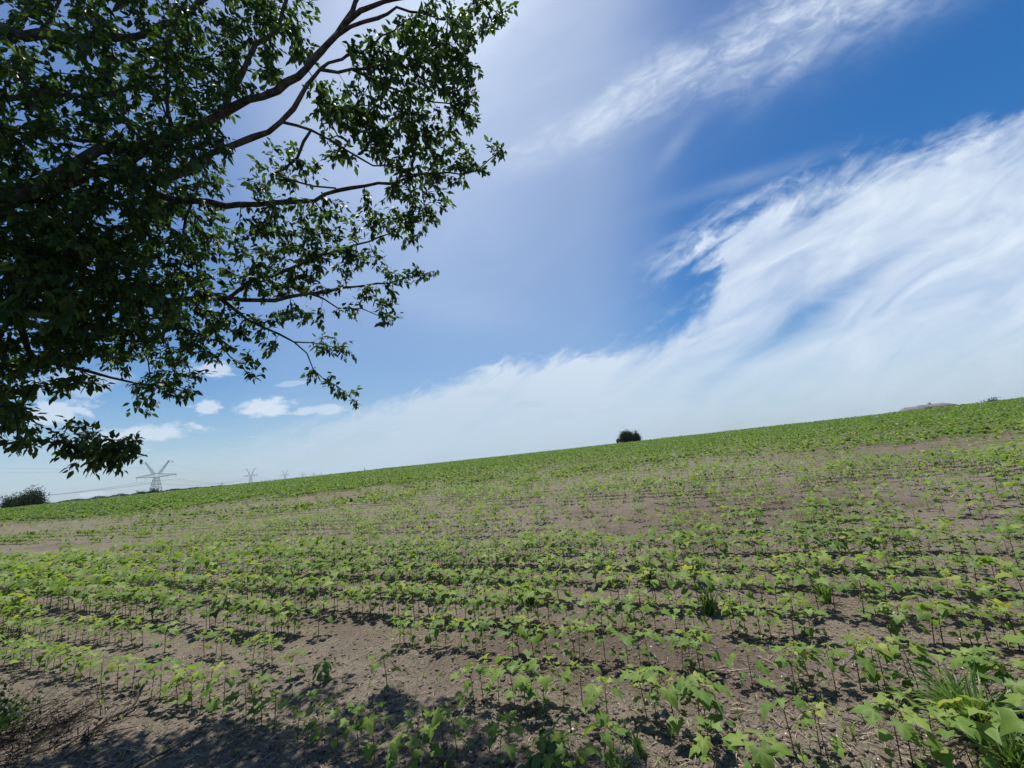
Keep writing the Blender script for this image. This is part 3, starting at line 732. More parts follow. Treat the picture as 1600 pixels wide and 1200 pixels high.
# crown clumps: centre, radii (photo px), depth, depth spread, number of shoots
CL = [(60, 80, 110, 90, 3.2, .7, 95), (200, 60, 100, 90, 3.5, .7, 110), (330, 50, 90, 70, 3.8, .5, 85), (440, 20, 55, 35, 3.9, .3, 26), (440, 60, 60, 35, 3.9, .25, 34), (90, 185, 120, 70, 3.3, .8, 90), (230, 170, 110, 80, 3.6, .6, 110), (330, 140, 55, 60, 3.7, .4, 40), (385, 110, 45, 40, 3.8, .3, 22),
      (20, 300, 70, 90, 3.0, .6, 70), (150, 330, 110, 75, 3.4, .7, 115), (270, 290, 90, 65, 3.7, .5, 85), (230, 410, 110, 60, 3.7, .6, 100), (60, 420, 90, 80, 3.2, .6, 105), (330, 385, 45, 50, 3.9, .4, 30), (60, 520, 80, 55, 3.2, .5, 75), (170, 490, 100, 60, 3.5, .6, 95), (290, 480, 70, 55, 3.8, .5, 60),
      (225, 560, 60, 45, 3.9, .3, 36), (290, 560, 40, 35, 3.7, .3, 18), (255, 608, 50, 22, 3.6, .2, 20), (222, 625, 22, 18, 4.1, .15, 7), (90, 600, 70, 12, 3.3, .2, 14), (130, 590, 50, 12, 3.3, .2, 8), (20, 620, 34, 50, 3.1, .3, 34), (30, 670, 28, 35, 3.2, .2, 18), (8, 575, 40, 40, 3.1, .3, 22),
      (150, 695, 75, 16, 3.2, .12, 30), (110, 672, 30, 14, 3.15, .1, 8), (150, 718, 40, 16, 3.2, .1, 12), (195, 705, 35, 14, 3.2, .1, 10), (60, 692, 26, 10, 3.1, .1, 4),
      (620, 75, 65, 30, 3.8, .25, 34), (690, 40, 65, 42, 3.95, .3, 55), (750, 20, 40, 30, 4.1, .2, 24), (780, 18, 22, 25, 4.2, .1, 8), (700, 90, 50, 40, 4.0, .25, 44), (640, 120, 60, 35, 3.85, .3, 44), (720, 130, 28, 40, 4.0, .2, 20), (580, 90, 40, 25, 3.7, .2, 14),
      (545, 160, 55, 35, 3.7, .25, 34), (600, 185, 70, 40, 3.8, .25, 56), (670, 175, 50, 45, 4.0, .25, 44), (720, 185, 25, 30, 4.1, .15, 12), (640, 235, 60, 35, 3.95, .25, 44), (700, 240, 35, 30, 4.15, .15, 20), (560, 230, 45, 30, 3.7, .2, 16), (500, 150, 30, 25, 3.6, .2, 10), (515, 190, 30, 25, 3.6, .2, 9), (520, 225, 25, 15, 3.6, .1, 4),
      (755, 262, 26, 8, 4.2, .05, 6), (780, 235, 14, 12, 4.2, .05, 6), (700, 275, 35, 20, 4.15, .15, 15), (640, 285, 45, 25, 4.05, .2, 26), (670, 318, 32, 26, 4.2, .15, 20), (600, 320, 40, 30, 4.1, .2, 15), (580, 350, 50, 25, 4.2, .2, 24), (640, 360, 24, 22, 4.4, .1, 12), (645, 345, 30, 14, 4.4, .1, 7),
      (450, 245, 30, 30, 3.7, .2, 12), (480, 270, 20, 20, 3.7, .1, 5), (420, 290, 40, 30, 3.75, .25, 17), (400, 340, 50, 30, 3.8, .3, 26), (480, 325, 30, 18, 3.9, .2, 9), (520, 320, 25, 14, 3.9, .15, 5), (440, 370, 50, 30, 4.0, .3, 28), (520, 370, 40, 24, 4.1, .2, 20), (500, 345, 40, 16, 4.1, .2, 10),
      (380, 420, 40, 35, 4.0, .3, 24), (460, 410, 50, 25, 4.1, .2, 34), (530, 405, 40, 22, 4.2, .2, 22), (490, 440, 50, 16, 4.1, .2, 20), (420, 445, 45, 20, 4.0, .2, 18), (575, 405, 26, 12, 4.3, .1, 8), (620, 432, 22, 16, 4.35, .1, 9), (600, 460, 22, 20, 4.35, .1, 11), (655, 428, 20, 9, 4.4, .06, 5), (672, 424, 8, 6, 4.4, .04, 2), (570, 462, 22, 16, 4.3, .1, 7), (600, 490, 22, 13, 4.4, .1, 7), (540, 480, 30, 9, 4.2, .1, 5),
      (455, 490, 30, 16, 4.1, .15, 12), (490, 495, 25, 10, 4.15, .1, 6), (400, 520, 35, 24, 4.0, .2, 14), (360, 500, 35, 30, 3.9, .2, 18), (425, 545, 18, 14, 4.0, .1, 5), (515, 535, 28, 11, 4.3, .1, 8), (538, 548, 12, 12, 4.3, .05, 4), (340, 540, 25, 25, 3.9, .2, 9), (385, 565, 22, 12, 3.9, .1, 6), (390, 583, 9, 12, 3.9, .05, 3),
      (497, 580, 16, 12, 4.15, .06, 4), (515, 596, 14, 9, 4.2, .05, 4), (540, 612, 12, 8, 4.25, .05, 4), (554, 626, 6, 8, 4.3, .04, 2),
      (60, 450, 80, 60, 2.6, .3, 55), (150, 430, 90, 60, 2.8, .3, 60), (225, 480, 60, 40, 2.9, .25, 34), (60, 340, 80, 80, 2.7, .3, 50), (180, 330, 80, 60, 3.0, .3, 40), (120, 530, 70, 35, 2.9, .2, 26),
      (250, 240, 60, 40, 2.9, .15, 26), (330, 232, 40, 26, 3.0, .1, 14), (160, 290, 60, 40, 2.8, .15, 24), (230, 420, 70, 60, 3.2, .3, 20), (285, 335, 55, 55, 3.5, .3, 14), (180, 520, 70, 40, 3.1, .2, 18),
      # above and left of the frame
      (100, -120, 250, 110, 3.6, .8, 150), (330, -110, 130, 80, 4.0, .6, 50), (650, -50, 110, 35, 4.1, .3, 22), (-180, 120, 140, 200, 2.9, .6, 110), (-160, 480, 120, 130, 2.8, .5, 60)]
tips = []
Rr = np.random.default_rng(11)
for (cx, cy, rx, ry, dp, ds, n) in CL:
    k = 0; n = int(n*(1.02 if cx < 390 and cy < 540 and cy > -60 else 1.0))
    while k < n:
        a = Rr.uniform(-1, 1, 2)
        if a@a > 1: continue
        px_, py_ = cx+a[0]*rx, cy+a[1]*ry
        # windows of open sky inside the crown
        hole = False
        for hx, hy, hr, hs in ((55, 38, 42, 12), (120, 280, 26, 13), (455, 168, 26, 20), (475, 128, 16, 16), (500, 228, 18, 12), (400, 190, 22, 10), (355, 405, 12, 18), (560, 345, 10, 6), (430, 300, 10, 10), (300, 545, 8, 12), (500, 40, 26, 22), (540, 55, 22, 10), (570, 20, 30, 6), (520, 350, 14, 8)):
            if ((px_-hx)/hr)**2+((py_-hy)/hs)**2 < 1: hole = True
        k += 1
        if hole: continue
        tips.append(at(px_, py_, dp+Rr.uniform(-ds, ds)))
for q in range(520):      # the rest of the crown, round the trunk
    a = Rr.normal(0, 1, 3); a /= np.linalg.norm(a); r_ = Rr.random()**.4
    c = np.array([-4.6, .6, 3.9])+a*r_*np.array([1.9, 1.9, 1.5])
    pp_ = proj(c)
    if pp_[2] > .2 and -150 < pp_[0] < 1700 and -60 < pp_[1] < 1300: continue
    tips.append(c)
tips = np.array(tips)
P0 = np.array(T.P)
dmin = np.array([np.min(np.linalg.norm(P0-q, axis=1)) for q in tips])
order_t = np.argsort(dmin)
NP = list(P0); NPA = np.zeros((60000, 3)); NPA[:len(P0)] = P0; cnt = len(P0)
sprays = []      # (pos, dir)
allow = np.ones(60000, bool); allow[:len(trunk_pts)] = False
for q in order_t:
    tp = tips[q]
    dd_ = np.linalg.norm(NPA[:cnt]-tp, axis=1)
    pen = dd_+.0*dd_; pen[~allow[:cnt]] += 5
    j = int(np.argmin(pen)); L = dd_[j]
    if L < .03: sprays.append((tp, tp-NPA[j])); continue
    k = max(1, int(L/.085)); a = NPA[j].copy(); par = j
    perp = Rr.normal(0, 1, 3)*L*.10
    for s_ in range(1, k+1):
        f_ = s_/k; c = a+(tp-a)*f_+perp*math.sin(f_*math.pi)+np.array([0, 0, .10*L*math.sin(f_*math.pi)])
        par = T.node(c, par, max(.0016, .0016+.0035*(1-f_)*min(1, L/.5))); NPA[cnt] = c; cnt += 1
        if f_ > .35 or L < .25: sprays.append((c, tp-a))
PA = np.array(T.P); par_ = np.array(T.par); ra = np.array(T.rad)
# thin-branch radii grow a little with what they carry
load = np.ones(len(PA))
for q in range(len(PA)-1, 0, -1):
    if par_[q] >= 0: load[par_[q]] += load[q]
thin = np.arange(len(PA)) >= nlimb
ra[thin] = np.maximum(ra[thin], .0013*np.sqrt(load[thin])); ra[thin] = np.minimum(ra[thin], .009)
troot = empty('shade_tree', (0, 0, 0)); troot.location = (tree_x, tree_y, tz)
tag(troot, 'large leafy tree with dark green leaves overhanging the field at the upper left', 'tree')
off = np.array([tree_x, tree_y, tz])
def chains(idx_from, idx_to):
    kids = {}
    for q in range(1, len(PA)): kids.setdefault(int(par_[q]), []).append(q)
    mb = MB(); used = set()
    for q in range(idx_from, idx_to):
        p_ = int(par_[q])
        if q in used: continue
        ch = [p_, q] if p_ >= 0 else [q]; used.add(q); cur_ = q
        while True:
            nx_ = [c for c in kids.get(cur_, []) if c == cur_+1 and c < idx_to]
            if not nx_: break
            cur_ = nx_[0]; used.add(cur_); ch.append(cur_)
        if len(ch) < 2: continue
        pts_ = PA[ch]-off; rr = ra[ch].copy()
        if p_ >= 0: rr[0] = min(ra[p_], rr[1]*1.25)
        if rr[0] > .012: rr = rr*(1+.10*np.sin(np.arange(len(rr))*1.7+q)+np.random.default_rng(q).normal(0, .03, len(rr)))
        mb.tube(pts_, rr, 10 if rr[0] > .05 else (7 if rr[0] > .012 else 4))
    return mb
chains(0, len(trunk_pts)).build('trunk', M['bark'], troot, True)
chains(len(trunk_pts), nlimb).build('branch', M['bark'], troot, True)
chains(nlimb, len(PA)).build('twigs', M['bark'], troot, True)
# leaves
lv = []
Lr = np.random.default_rng(21)
def leaf_tpl(w, fold, curl):
    return np.array([(0, 0, 0), (.34, w, fold), (.34, -w, fold), (.40, 0, 0), (.72, w*.62, fold*.6-curl*.4), (.72, -w*.62, fold*.6-curl*.4), (1.0, 0, -curl)])
LT = np.array([(0, 3, 1), (0, 2, 3), (3, 4, 1), (3, 2, 5), (3, 6, 4), (3, 5, 6)])
Vs = []; Ts = []
for (c, d_) in sprays:
    dn_ = d_/(np.linalg.norm(d_)+1e-6); k = Lr.integers(9, 17)
    sprt = Lr.uniform(.0, .35)
    for q in range(k):
        out_ = Lr.normal(0, 1, 3); out_ /= np.linalg.norm(out_)
        ax = out_*.8+dn_*.7+np.array([0, 0, -.55]); ax /= np.linalg.norm(ax)
        up_ = np.array([0, 0, 1.0])+Lr.normal(0, .45, 3); yv = np.cross(up_, ax); yv /= np.linalg.norm(yv)+1e-6; zv = np.cross(ax, yv)
        s_ = Lr.uniform(.036, .086); Tm = leaf_tpl(Lr.uniform(.19, .28), Lr.uniform(.02, .12), Lr.uniform(0, .25))*s_
        b = c-off+dn_*Lr.uniform(-.09, .05)+ax*Lr.uniform(.004, .03)+Lr.normal(0, .008, 3)
        Vs.append(Tm[:, 0:1]*ax+Tm[:, 1:2]*yv+Tm[:, 2:3]*zv+b); Ts.append(np.full(7, min(1, max(0, sprt+Lr.normal(.3, .2)))))
n_ = len(Vs); print('leaves', n_)
Fl = (LT[None]+(np.arange(n_)*7)[:, None, None]).reshape(-1, 3)
o_ = bpy.data.objects.new('crown', raw_mesh('crown', np.concatenate(Vs), Fl, M['treeleaf'], np.concatenate(Ts))); COL.objects.link(o_); o_.parent = troot

# ------------------------------------------------------------------ added shrub that darkens the lower left corner, and brushwood
def bush(name, label, cat, loc, rx, ry, rz, n, leaf, seed, mat, trunk_h=0.0, lobes=6, group=None, stems=5, flat=.15, stem_r=.01):
    R = np.random.default_rng(seed); e = empty(name, loc); tag(e, label, cat, group)
    cs = []
    for q in range(lobes):
        a = R.uniform(0, 6.28); r = R.uniform(.15, .68)
        cs.append((math.cos(a)*r*rx, math.sin(a)*r*ry, trunk_h+rz*R.uniform(.35, 1.1), R.uniform(.30, .52)))
    cs.append((0, 0, trunk_h+rz, .6))
    mb = MB()
    for q in range(stems):
        c = cs[q % len(cs)]; b = (R.normal(0, rx*.06), R.normal(0, ry*.06), -.05)
        mb.tube([b, (c[0]*.35+R.normal(0, .03*rx), c[1]*.35, c[2]*.45), (c[0]*.8, c[1]*.8, c[2]*.9), (c[0]*1.1, c[1]*1.1, c[2]*1.15)], [stem_r, stem_r*.75, stem_r*.5, stem_r*.2], 6)
    mb.build('trunk', M['bark'], e, True)
    ci = R.integers(0, len(cs), n); C_ = np.array(cs)[ci]
    dv = R.normal(0, 1, (n, 3)); dv /= np.linalg.norm(dv, axis=1)[:, None]; rr_ = R.random(n)**(1/2.2)
    # branchlets: clumps at leaf-cluster scale
    P_ = C_[:, :3]+dv*rr_[:, None]*np.stack([C_[:, 3]*rx, C_[:, 3]*ry, C_[:, 3]*rz*1.2], -1)*(1+.25*R.normal(0, 1, (n, 1)))
    nb = max(8, n//40); hubp = P_[R.integers(0, n, nb)]; hi = R.integers(0, nb, n); P_ = P_*.45+hubp[hi]*.55+R.normal(0, .10, (n, 3))*np.array([rx, ry, rz])*.6
    P_[:, 2] = np.maximum(P_[:, 2], flat*rz*.3+R.random(n)*.1*rz)
    ax = R.normal(0, 1, (n, 3)); ax /= np.linalg.norm(ax, axis=1)[:, None]; up = R.normal(0, 1, (n, 3)); yv = np.cross(up, ax); yv /= np.linalg.norm(yv, axis=1)[:, None]
    s_ = leaf*R.uniform(.6, 1.4, n)[:, None]
    V_ = np.stack([P_-ax*s_, P_+yv*s_*.5, P_+ax*s_, P_-yv*s_*.5], 1).reshape(-1, 3)
    F_ = (np.array([[0, 1, 2, 3]])[None]+(np.arange(n)*4)[:, None, None]).reshape(-1, 4)
    tint = np.repeat(np.clip(R.random(nb)[hi]*.7+R.normal(.1, .15, n), 0, 1), 4)
    o = bpy.data.objects.new('crown', raw_mesh('crown', V_, F_, mat, tint)); COL.objects.link(o); o.parent = e
    return e
bx_, by_ = ground_hit(-40, 1190)
bush('added_corner_shrub', 'added dark leafy shrub filling the deep shade at the bottom left corner', 'shrub', (bx_-.12, by_, float(base_h(bx_, by_))), .80, .55, .30, 4200, .016, 31, M['treeleaf'], 0, 11, None, 12)  # shrub added to cast and stand in for the corner's black shade

def stick(name, label, pts, r0, r1, mat, cat='branch', side=(), group=None, wob=.006):
    """pts: (px,py,height above ground)"""
    W = []
    for (px_, py_, h_) in pts:
        # find the point on the ray that stands h_ above the soil
        r = ray(px_, py_); lo = .8; tt = (h_-EYE)/r[2] if r[2] < -1e-3 else 3
        for _ in range(12):
            P_ = CAM+r*tt; tt = (float(height(P_[0], P_[1]))+h_-EYE)/r[2]
        W.append(CAM+r*tt)
    W = np.array(W); base = W[0].copy()
    e = bpy.data.objects.new(name, None)
    mb = MB()
    def line(Wp, a, b):
        o2 = [Wp[0]]
        for p_, q_ in zip(Wp[:-1], Wp[1:]):
            k = max(2, int(np.linalg.norm(q_-p_)/.04))
            for s_ in range(1, k+1): o2.append(p_+(q_-p_)*s_/k+np.array([random.gauss(0, wob) for _ in range(3)])*(s_ < k))
        o2 = np.array(o2); sm = o2.copy(); sm[1:-1] = (o2[:-2]+2*o2[1:-1]+o2[2:])/4
        mb.tube(sm-base, np.linspace(a, b, len(sm)), 7)
        return sm
    m_ = line(W, r0, r1)
    for (f_, dx, dy, dz_) in side:
        s0 = m_[int(f_*(len(m_)-1))]; L = np.array([dx, dy, dz_]); line(np.array([s0, s0+L*.5+(0, 0, .01), s0+L]), r0*(1-f_*.6)*.55, r1*.6)
    o = mb.build(name, mat, None, True); o.location = base; tag(o, label, cat, group); return o
def brush_pile(px_, py_, n, seed):
    x, y = ground_hit(px_, py_); R = np.random.default_rng(seed); e = empty('brush_pile', (x, y, float(height(x, y))))
    tag(e, 'tangle of dark bare twigs and dry stems piled at the bottom left corner', 'brush')
    for nm, mt, k_, r_ in (('twig_tangle', 'twig', n, .0044), ('stem_tangle', 'deadwood', n//2, .003)):
        mb = MB()
        for q in range(k_):
            a = R.uniform(-3.1, 3.1); L = R.uniform(.08, .34)*(1.7 if q % 9 == 0 else 1); b0 = np.array([R.normal(-.1, .34), R.normal(0, .2), R.uniform(0, .05)]); el = R.uniform(.02, .7)
            d_ = np.array([math.cos(a)*math.cos(el), math.sin(a)*math.cos(el), math.sin(el)]); K = 7
            pts_ = [b0+d_*L*f_+np.array([0, 0, -.35*L*math.sin(el)*f_*f_])+R.normal(0, .004, 3)+np.array([math.cos(a+1.5), math.sin(a+1.5), 0])*L*.25*f_*f_*(-1)**q for f_ in np.linspace(0, 1, K)]
            pts_ = np.array(pts_); pts_[:, 2] = np.maximum(pts_[:, 2], .004); rr = np.linspace(r_, r_*.3, K)*R.uniform(.5, 1.4); mb.tube(pts_, rr, 5)
            for w_ in range(R.integers(0, 4)):
                s0 = pts_[R.integers(2, K)]; d2 = d_+R.normal(0, .6, 3); l2 = L*R.uniform(.1, .3); mb.tube([s0, s0+d2*l2*.5+R.normal(0, .005, 3), s0+d2*l2], [r_*.5, r_*.35, r_*.2], 4)
        mb.build(nm, M[mt], e)
brush_pile(25, 1160, 170, 61)
stick('bare_twig', 'long dark bare twig arching over the shaded soil at bottom left', [(-30, 1160, .02), (0, 1132, .12), (38, 1098, .2), (60, 1062, .26), (85, 1022, .30), (115, 1008, .30), (150, 1000, .30), (185, 985, .30), (215, 968, .31)], .0055, .0015, M['twig'], 'twig', ((.6, .10, .16, .05), (.75, .08, .10, .06)))
stick('bare_twig', 'thin dark twig rising at the left edge beside the long arching twig', [(-25, 1110, .05), (5, 1080, .15), (25, 1050, .22), (42, 1004, .30)], .004, .0012, M['twig'], 'twig', ((.5, -.05, .10, .05),))
stick('dead_branch', 'weathered grey dead branch bent upward lying in the dappled shade', [(130, 1155, .02), (150, 1135, .035), (172, 1120, .03), (195, 1112, .03), (212, 1098, .05), (218, 1080, .10), (230, 1064, .15)], .017, .010, M['deadwood'], 'branch', ((.15, .12, -.10, .04), (.3, -.12, .10, .06), (.55, .15, .02, .03)))
stick('fallen_stick', 'thin dark fallen stick with side twigs on the shaded soil below the dead branch', [(210, 1200, .02), (250, 1178, .03), (285, 1160, .04), (318, 1130, .07), (345, 1112, .10)], .005, .0018, M['twig'], 'stick', ((.5, .10, -.05, .03), (.7, .02, .12, .04)))
stick('fallen_stick', 'dark forked stick lying left of the grey dead branch', [(100, 1185, .02), (135, 1160, .03), (165, 1130, .05), (190, 1100, .08)], .006, .002, M['twig'], 'stick', ((.4, .12, .03, .02),))
stick('fallen_stick', 'thin stick lying level just under the grey dead branch', [(140, 1152, .02), (175, 1143, .03), (215, 1135, .02)], .004, .002, M['twig'], 'stick')
stick('pale_straw', 'pale straw stalk on dark soil left of a small crop plant', [(1136, 1048, .01), (1155, 1047, .012), (1178, 1046, .012)], .0035, .002, M['straw'], 'straw')
stick('pale_straw', 'pale broken stalk lying just below the third crop row at right', [(1253, 1125, .01), (1275, 1128, .012), (1292, 1131, .01)], .004, .003, M['straw'], 'straw')
stick('pale_straw', 'grey brown stalk lying among pebbles below the right third row', [(1315, 1121, .01), (1332, 1125, .015), (1350, 1129, .01)], .0045, .003, M['deadwood'], 'straw')
stick('pale_straw', 'pale stalk pair lying right of the shadowed fourth row gap', [(1140, 1110, .01), (1155, 1109, .01), (1170, 1108, .01)], .0035, .002, M['straw'], 'straw')
stick('fallen_stick', 'short pale stick lying on bare ground at the far right', [(1485, 777, .02), (1497, 771, .05)], .012, .008, M['straw'], 'stick')
for q, (a, b) in enumerate((((150, 1178), (215, 1166)), ((135, 1190), (190, 1195)), ((165, 1205), (235, 1176)), ((100, 1172), (160, 1169)), ((190, 1170), (245, 1184)))):
    stick('straw_stalk', ['thin pale straw stalk beside the corner brush, topmost of five', 'thin straw stalk lowest at the bottom edge in the shaded litter', 'thin straw stalk tilting up to the right near the bottom edge', 'thin straw stalk lying flat, leftmost in the shaded litter', 'thin straw stalk, rightmost in the shaded litter, tilting down'][q], [(*a, .01), ((a[0]+b[0])/2, (a[1]+b[1])/2-4, .03), (*b, .01)], .0022, .001, M['straw'], 'straw', (), 'straw stalks in the shaded litter')

# ------------------------------------------------------------------ weeds
def grass_tuft(label, px_, py_, n, hgt, spread, seed, cat='grass weed', curl=1.0, mat='grass', w=.006):
    x, y = ground_hit(px_, py_); R = np.random.default_rng(seed)
    e = empty('grass_tuft', (x, y, float(height(x, y)))); tag(e, label, cat)
    mb = MB(); sm = MB()
    for q in range(n):
        a = R.uniform(0, 6.28); L = hgt*R.uniform(.6, 1.35); le = R.uniform(.2, 1.0)*spread
        d_ = np.array([math.cos(a), math.sin(a), 0]); sd_ = np.array([-d_[1], d_[0], R.uniform(-.4, .4)])*w*R.uniform(.6, 1.3)
        b0 = np.array([R.normal(0, .02), R.normal(0, .02), 0]); prevs = None; K = 6; VV = []
        for s_ in range(K+1):
            f_ = s_/K; p_ = b0+d_*L*le*f_**1.3+np.array([0, 0, L*(f_-.62*curl*le*f_**2.4)]); ww = sd_*(1-f_**2*.95)
            VV += [p_-ww, p_+ww]
        VV = np.array(VV); VV[:, 2] = np.maximum(VV[:, 2], .004)
        mb.add(VV, None, [(2*s_, 2*s_+1, 2*s_+3, 2*s_+2) for s_ in range(K)], float(R.random()*.8))
        if q % 7 == 0: sm.tube([b0, b0+d_*L*.15+(0, 0, L*.3), b0+d_*L*.3*le+(0, 0, L*.55)], [.003, .0025, .0015], 5, 1.0)
    mb.build('blades', M[mat], e); sm.build('stalks', M['grass'], e)
    return e
grass_tuft('large sprawling grassy weed with pale stalks at the right edge of the front rows', 1530, 1150, 260, .30, 1.1, 51)
grass_tuft('leafy grass weed leaning left of the sprawling weed at right', 1490, 1110, 60, .20, 1.2, 52)
grass_tuft('dark grass clump at the bottom right corner of the field', 1590, 1215, 90, .22, .9, 53)
grass_tuft('upright grassy weed clump among the fifth row right of centre', 1020, 915, 90, .30, .6, 54)
grass_tuft('narrow grassy weed clump beside the gap right of centre', 1110, 960, 60, .22, .6, 55)
grass_tuft('grassy weed clump under crop leaves left of the damp soil', 830, 945, 70, .22, .8, 56)
grass_tuft('dark bladed weed standing in the dense rows at right', 1290, 940, 70, .26, .7, 57)
grass_tuft('small grass weed at the foot of the front row left of centre', 1000, 1180, 26, .09, .9, 58)
grass_tuft('tall dark upright weed among the rows left of centre', 646, 885, 30, .34, .25, 59, 'weed')
grass_tuft('slim grassy weed at the bottom edge right of the wilted weed', 960, 1195, 20, .08, .8, 60)
def wilted(label, px_, py_, hgt, n, seed, lsz=.07, lean=(.05, 0.05), thick=.006):
    x, y = ground_hit(px_, py_); R = random.Random(seed)
    e = empty('wilted_weed', (x, y, float(height(x, y)))); tag(e, label, 'weed')
    st = MB(); lf = MB()
    pth = [np.array([lean[0]*f_**2*2, lean[1]*f_, hgt*(f_ if f_ < .8 else .8+.12*math.sin((f_-.8)*7))]) for f_ in np.linspace(0, 1, 9)]
    st.tube(pth, np.linspace(thick, thick*.4, 9), 6, .9)
    for q in range(n):
        f_ = .15+.85*R.random(); p_ = pth[min(8, int(f_*8))]; a = R.uniform(0, 6.28); L = R.uniform(.03, .07)
        d_ = np.array([math.cos(a), math.sin(a), 0]); p1 = p_+d_*L+(0, 0, .015); 
        st.tube([p_, (p_+p1)/2+(0, 0, .012), p1], [.002, .0017, .0012], 4, .9)
        s_ = lsz*R.uniform(.6, 1.2); K = 5; VV = []
        sd_ = np.array([-d_[1], d_[0], 0])
        for s2 in range(K+1):
            g_ = s2/K; c = p1+d_*s_*.5*math.sin(g_*1.6)+np.array([0, 0, -s_*1.1*g_**1.3]); ww = sd_*s_*.34*math.sin(math.pi*min(1, g_*.9+.08))*R.uniform(.8, 1.2); cr = d_*R.uniform(-.012, .012)
            VV += [c-ww+cr, c-cr*.6, c+ww+cr]
        VV = np.array(VV); VV[:, 2] = np.maximum(VV[:, 2], .004)
        lf.add(VV, None, [f for s2 in range(K) for f in ((3*s2, 3*s2+1, 3*s2+4, 3*s2+3), (3*s2+1, 3*s2+2, 3*s2+5, 3*s2+4))], R.random())
    st.build('stem', M['grass'], e); lf.build('leaves', M['wilt'], e)
wilted('wilting green weed with thick curved stem and hanging leaves at the bottom centre', 848, 1230, .27, 34, 71, .075, (.07, .10), .008)
wilted('wilted dark grey green weed slumped on bare soil left of centre', 500, 1070, .15, 26, 72, .05, (.02, .04), .004)
wilted('limp dark weed left of the wilted weed stem in the front row', 372, 1000, .13, 14, 73, .045, (.0, .0), .003)

# ------------------------------------------------------------------ distant trees and hedges, each where the horizon shows it
def far_bush(name, label, cat, x0, x1, ytop, depth, seed, hk=1.0, n=2600, leaf=.16, group=None, lobes=7):
    """x0,x1: photo extent; ytop: top; stands on the terrain behind the crest"""
    xc = (x0+x1)/2
    T_ = at(xc, ytop, depth); g_ = float(base_h(T_[0], T_[1])); w = (x1-x0)/FPX*depth/2; h = T_[2]-g_
    return bush(name, label, cat, (T_[0], T_[1], g_), w*1.55, w*1.3, h*.82*hk, n, leaf, seed, M['farleaf'], h*.03, lobes, group, 4, .15, .09)
far_bush('round_tree', 'dark rounded tree standing alone on the field horizon at centre', 'tree', 966, 993, 676.5, 120, 81, 1, 7500, .16, None, 9)
far_bush('round_tree', 'slightly taller narrow tree touching the right side of the dark rounded tree', 'tree', 983, 1000, 675, 123, 82, 1, 4200, .15, None, 6)
far_bush('small_bush', 'tiny bush at the left foot of the dark rounded horizon tree', 'bush', 962, 969, 687, 119, 83, 1, 500, .12, None, 3)
far_bush('spreading_tree', 'dark tree with spreading crown on the horizon at the left edge', 'tree', 36, 70, 769, 130, 84, 1, 9000, .24, None, 8)
far_bush('spreading_shrub', 'low dark shrubs sloping down left of the spreading tree', 'shrub', -4, 32, 781, 132, 85, 1, 7000, .24, None, 8)
far_bush('pylon_bush', 'rounded bush hiding the feet of the nearest pylon', 'bush', 230, 252, 766, 230, 86, 1, 1600, .3, None, 5)
far_bush('pylon_bush', 'lower bush just left of the bush at the nearest pylon', 'bush', 209, 229, 770.5, 232, 87, 1, 1200, .3, None, 5)
far_bush('lone_bush', 'single small dark bush on the horizon between the two nearest pylons', 'bush', 342, 352, 759.5, 180, 88, 1, 900, .2, None, 4)
# low hedge line beyond the field at the left: one mass
hb_ = Bulk(); Rh = np.random.default_rng(90); pp = []
def hedge(xa, xb, top_fn, depth, n, leaf):
    px_ = Rh.uniform(xa, xb, n); hmp = top_fn(px_); hor = 712-(px_-800)*.1086
    f_ = Rh.random(n)
    for a, b, c in zip(px_, hmp, f_):
        dd_ = depth*Rh.uniform(.97, 1.06); hh = hor-a*0
        p_ = at(a, 797.5-.1082*a-1.2-(b)*c+2*(1-c), dd_); pp.append((p_, leaf*Rh.uniform(.6, 1.4)))
hedge(70, 345, lambda q: 4.2*(.35+.9*vnoise(q/17., q*0+3.))*np.clip((352-q)/120, .25, 1), 420, 9000, .5)
def hedge_obj(name, label, cat):
    quads = []; 
    for p_, s_ in pp:
        ax = Rh.normal(0, 1, 3); ax /= np.linalg.norm(ax); yv = np.cross(Rh.normal(0, 1, 3), ax); yv /= np.linalg.norm(yv)
        quads += [p_-ax*s_, p_+yv*s_*.6, p_+ax*s_, p_-yv*s_*.6]
    F_ = np.arange(len(quads)).reshape(-1, 4)
    o = bpy.data.objects.new(name, raw_mesh(name, np.array(quads), F_, M['farleaf'], Rh.random(len(quads)//4).repeat(4))); COL.objects.link(o)
    tag(o, label, cat, kind='stuff'); pp.clear()
hedge_obj('distant_woodland', 'long low dark line of far woodland along the left horizon', 'woodland')
def hedge2(xa, xb, hpx, depth, n, leaf):
    px_ = Rh.uniform(xa, xb, n)
    for a in px_:
        c = Rh.random(); e_ = math.sin(math.pi*(a-xa)/(xb-xa))**.6
        pp.append((at(a, 797.5-.1088*a+.5-hpx*e_*c, depth*Rh.uniform(.98, 1.04)), leaf*Rh.uniform(.6, 1.4)))
hedge2(1375, 1412, 2.2, 200, 700, .25); hedge2(1478, 1535, 2.6, 200, 900, .25); hedge2(1560, 1640, 3.0, 200, 1200, .25)
hedge_obj('distant_scrub', 'thin grey green scrub showing over the crest at the right horizon', 'scrub')
far_bush('low_tree', 'low flat dark tree top showing over the crest right of the farmhouse', 'tree', 1534, 1562, 624, 190, 89, 1, 1500, .22, None, 6)

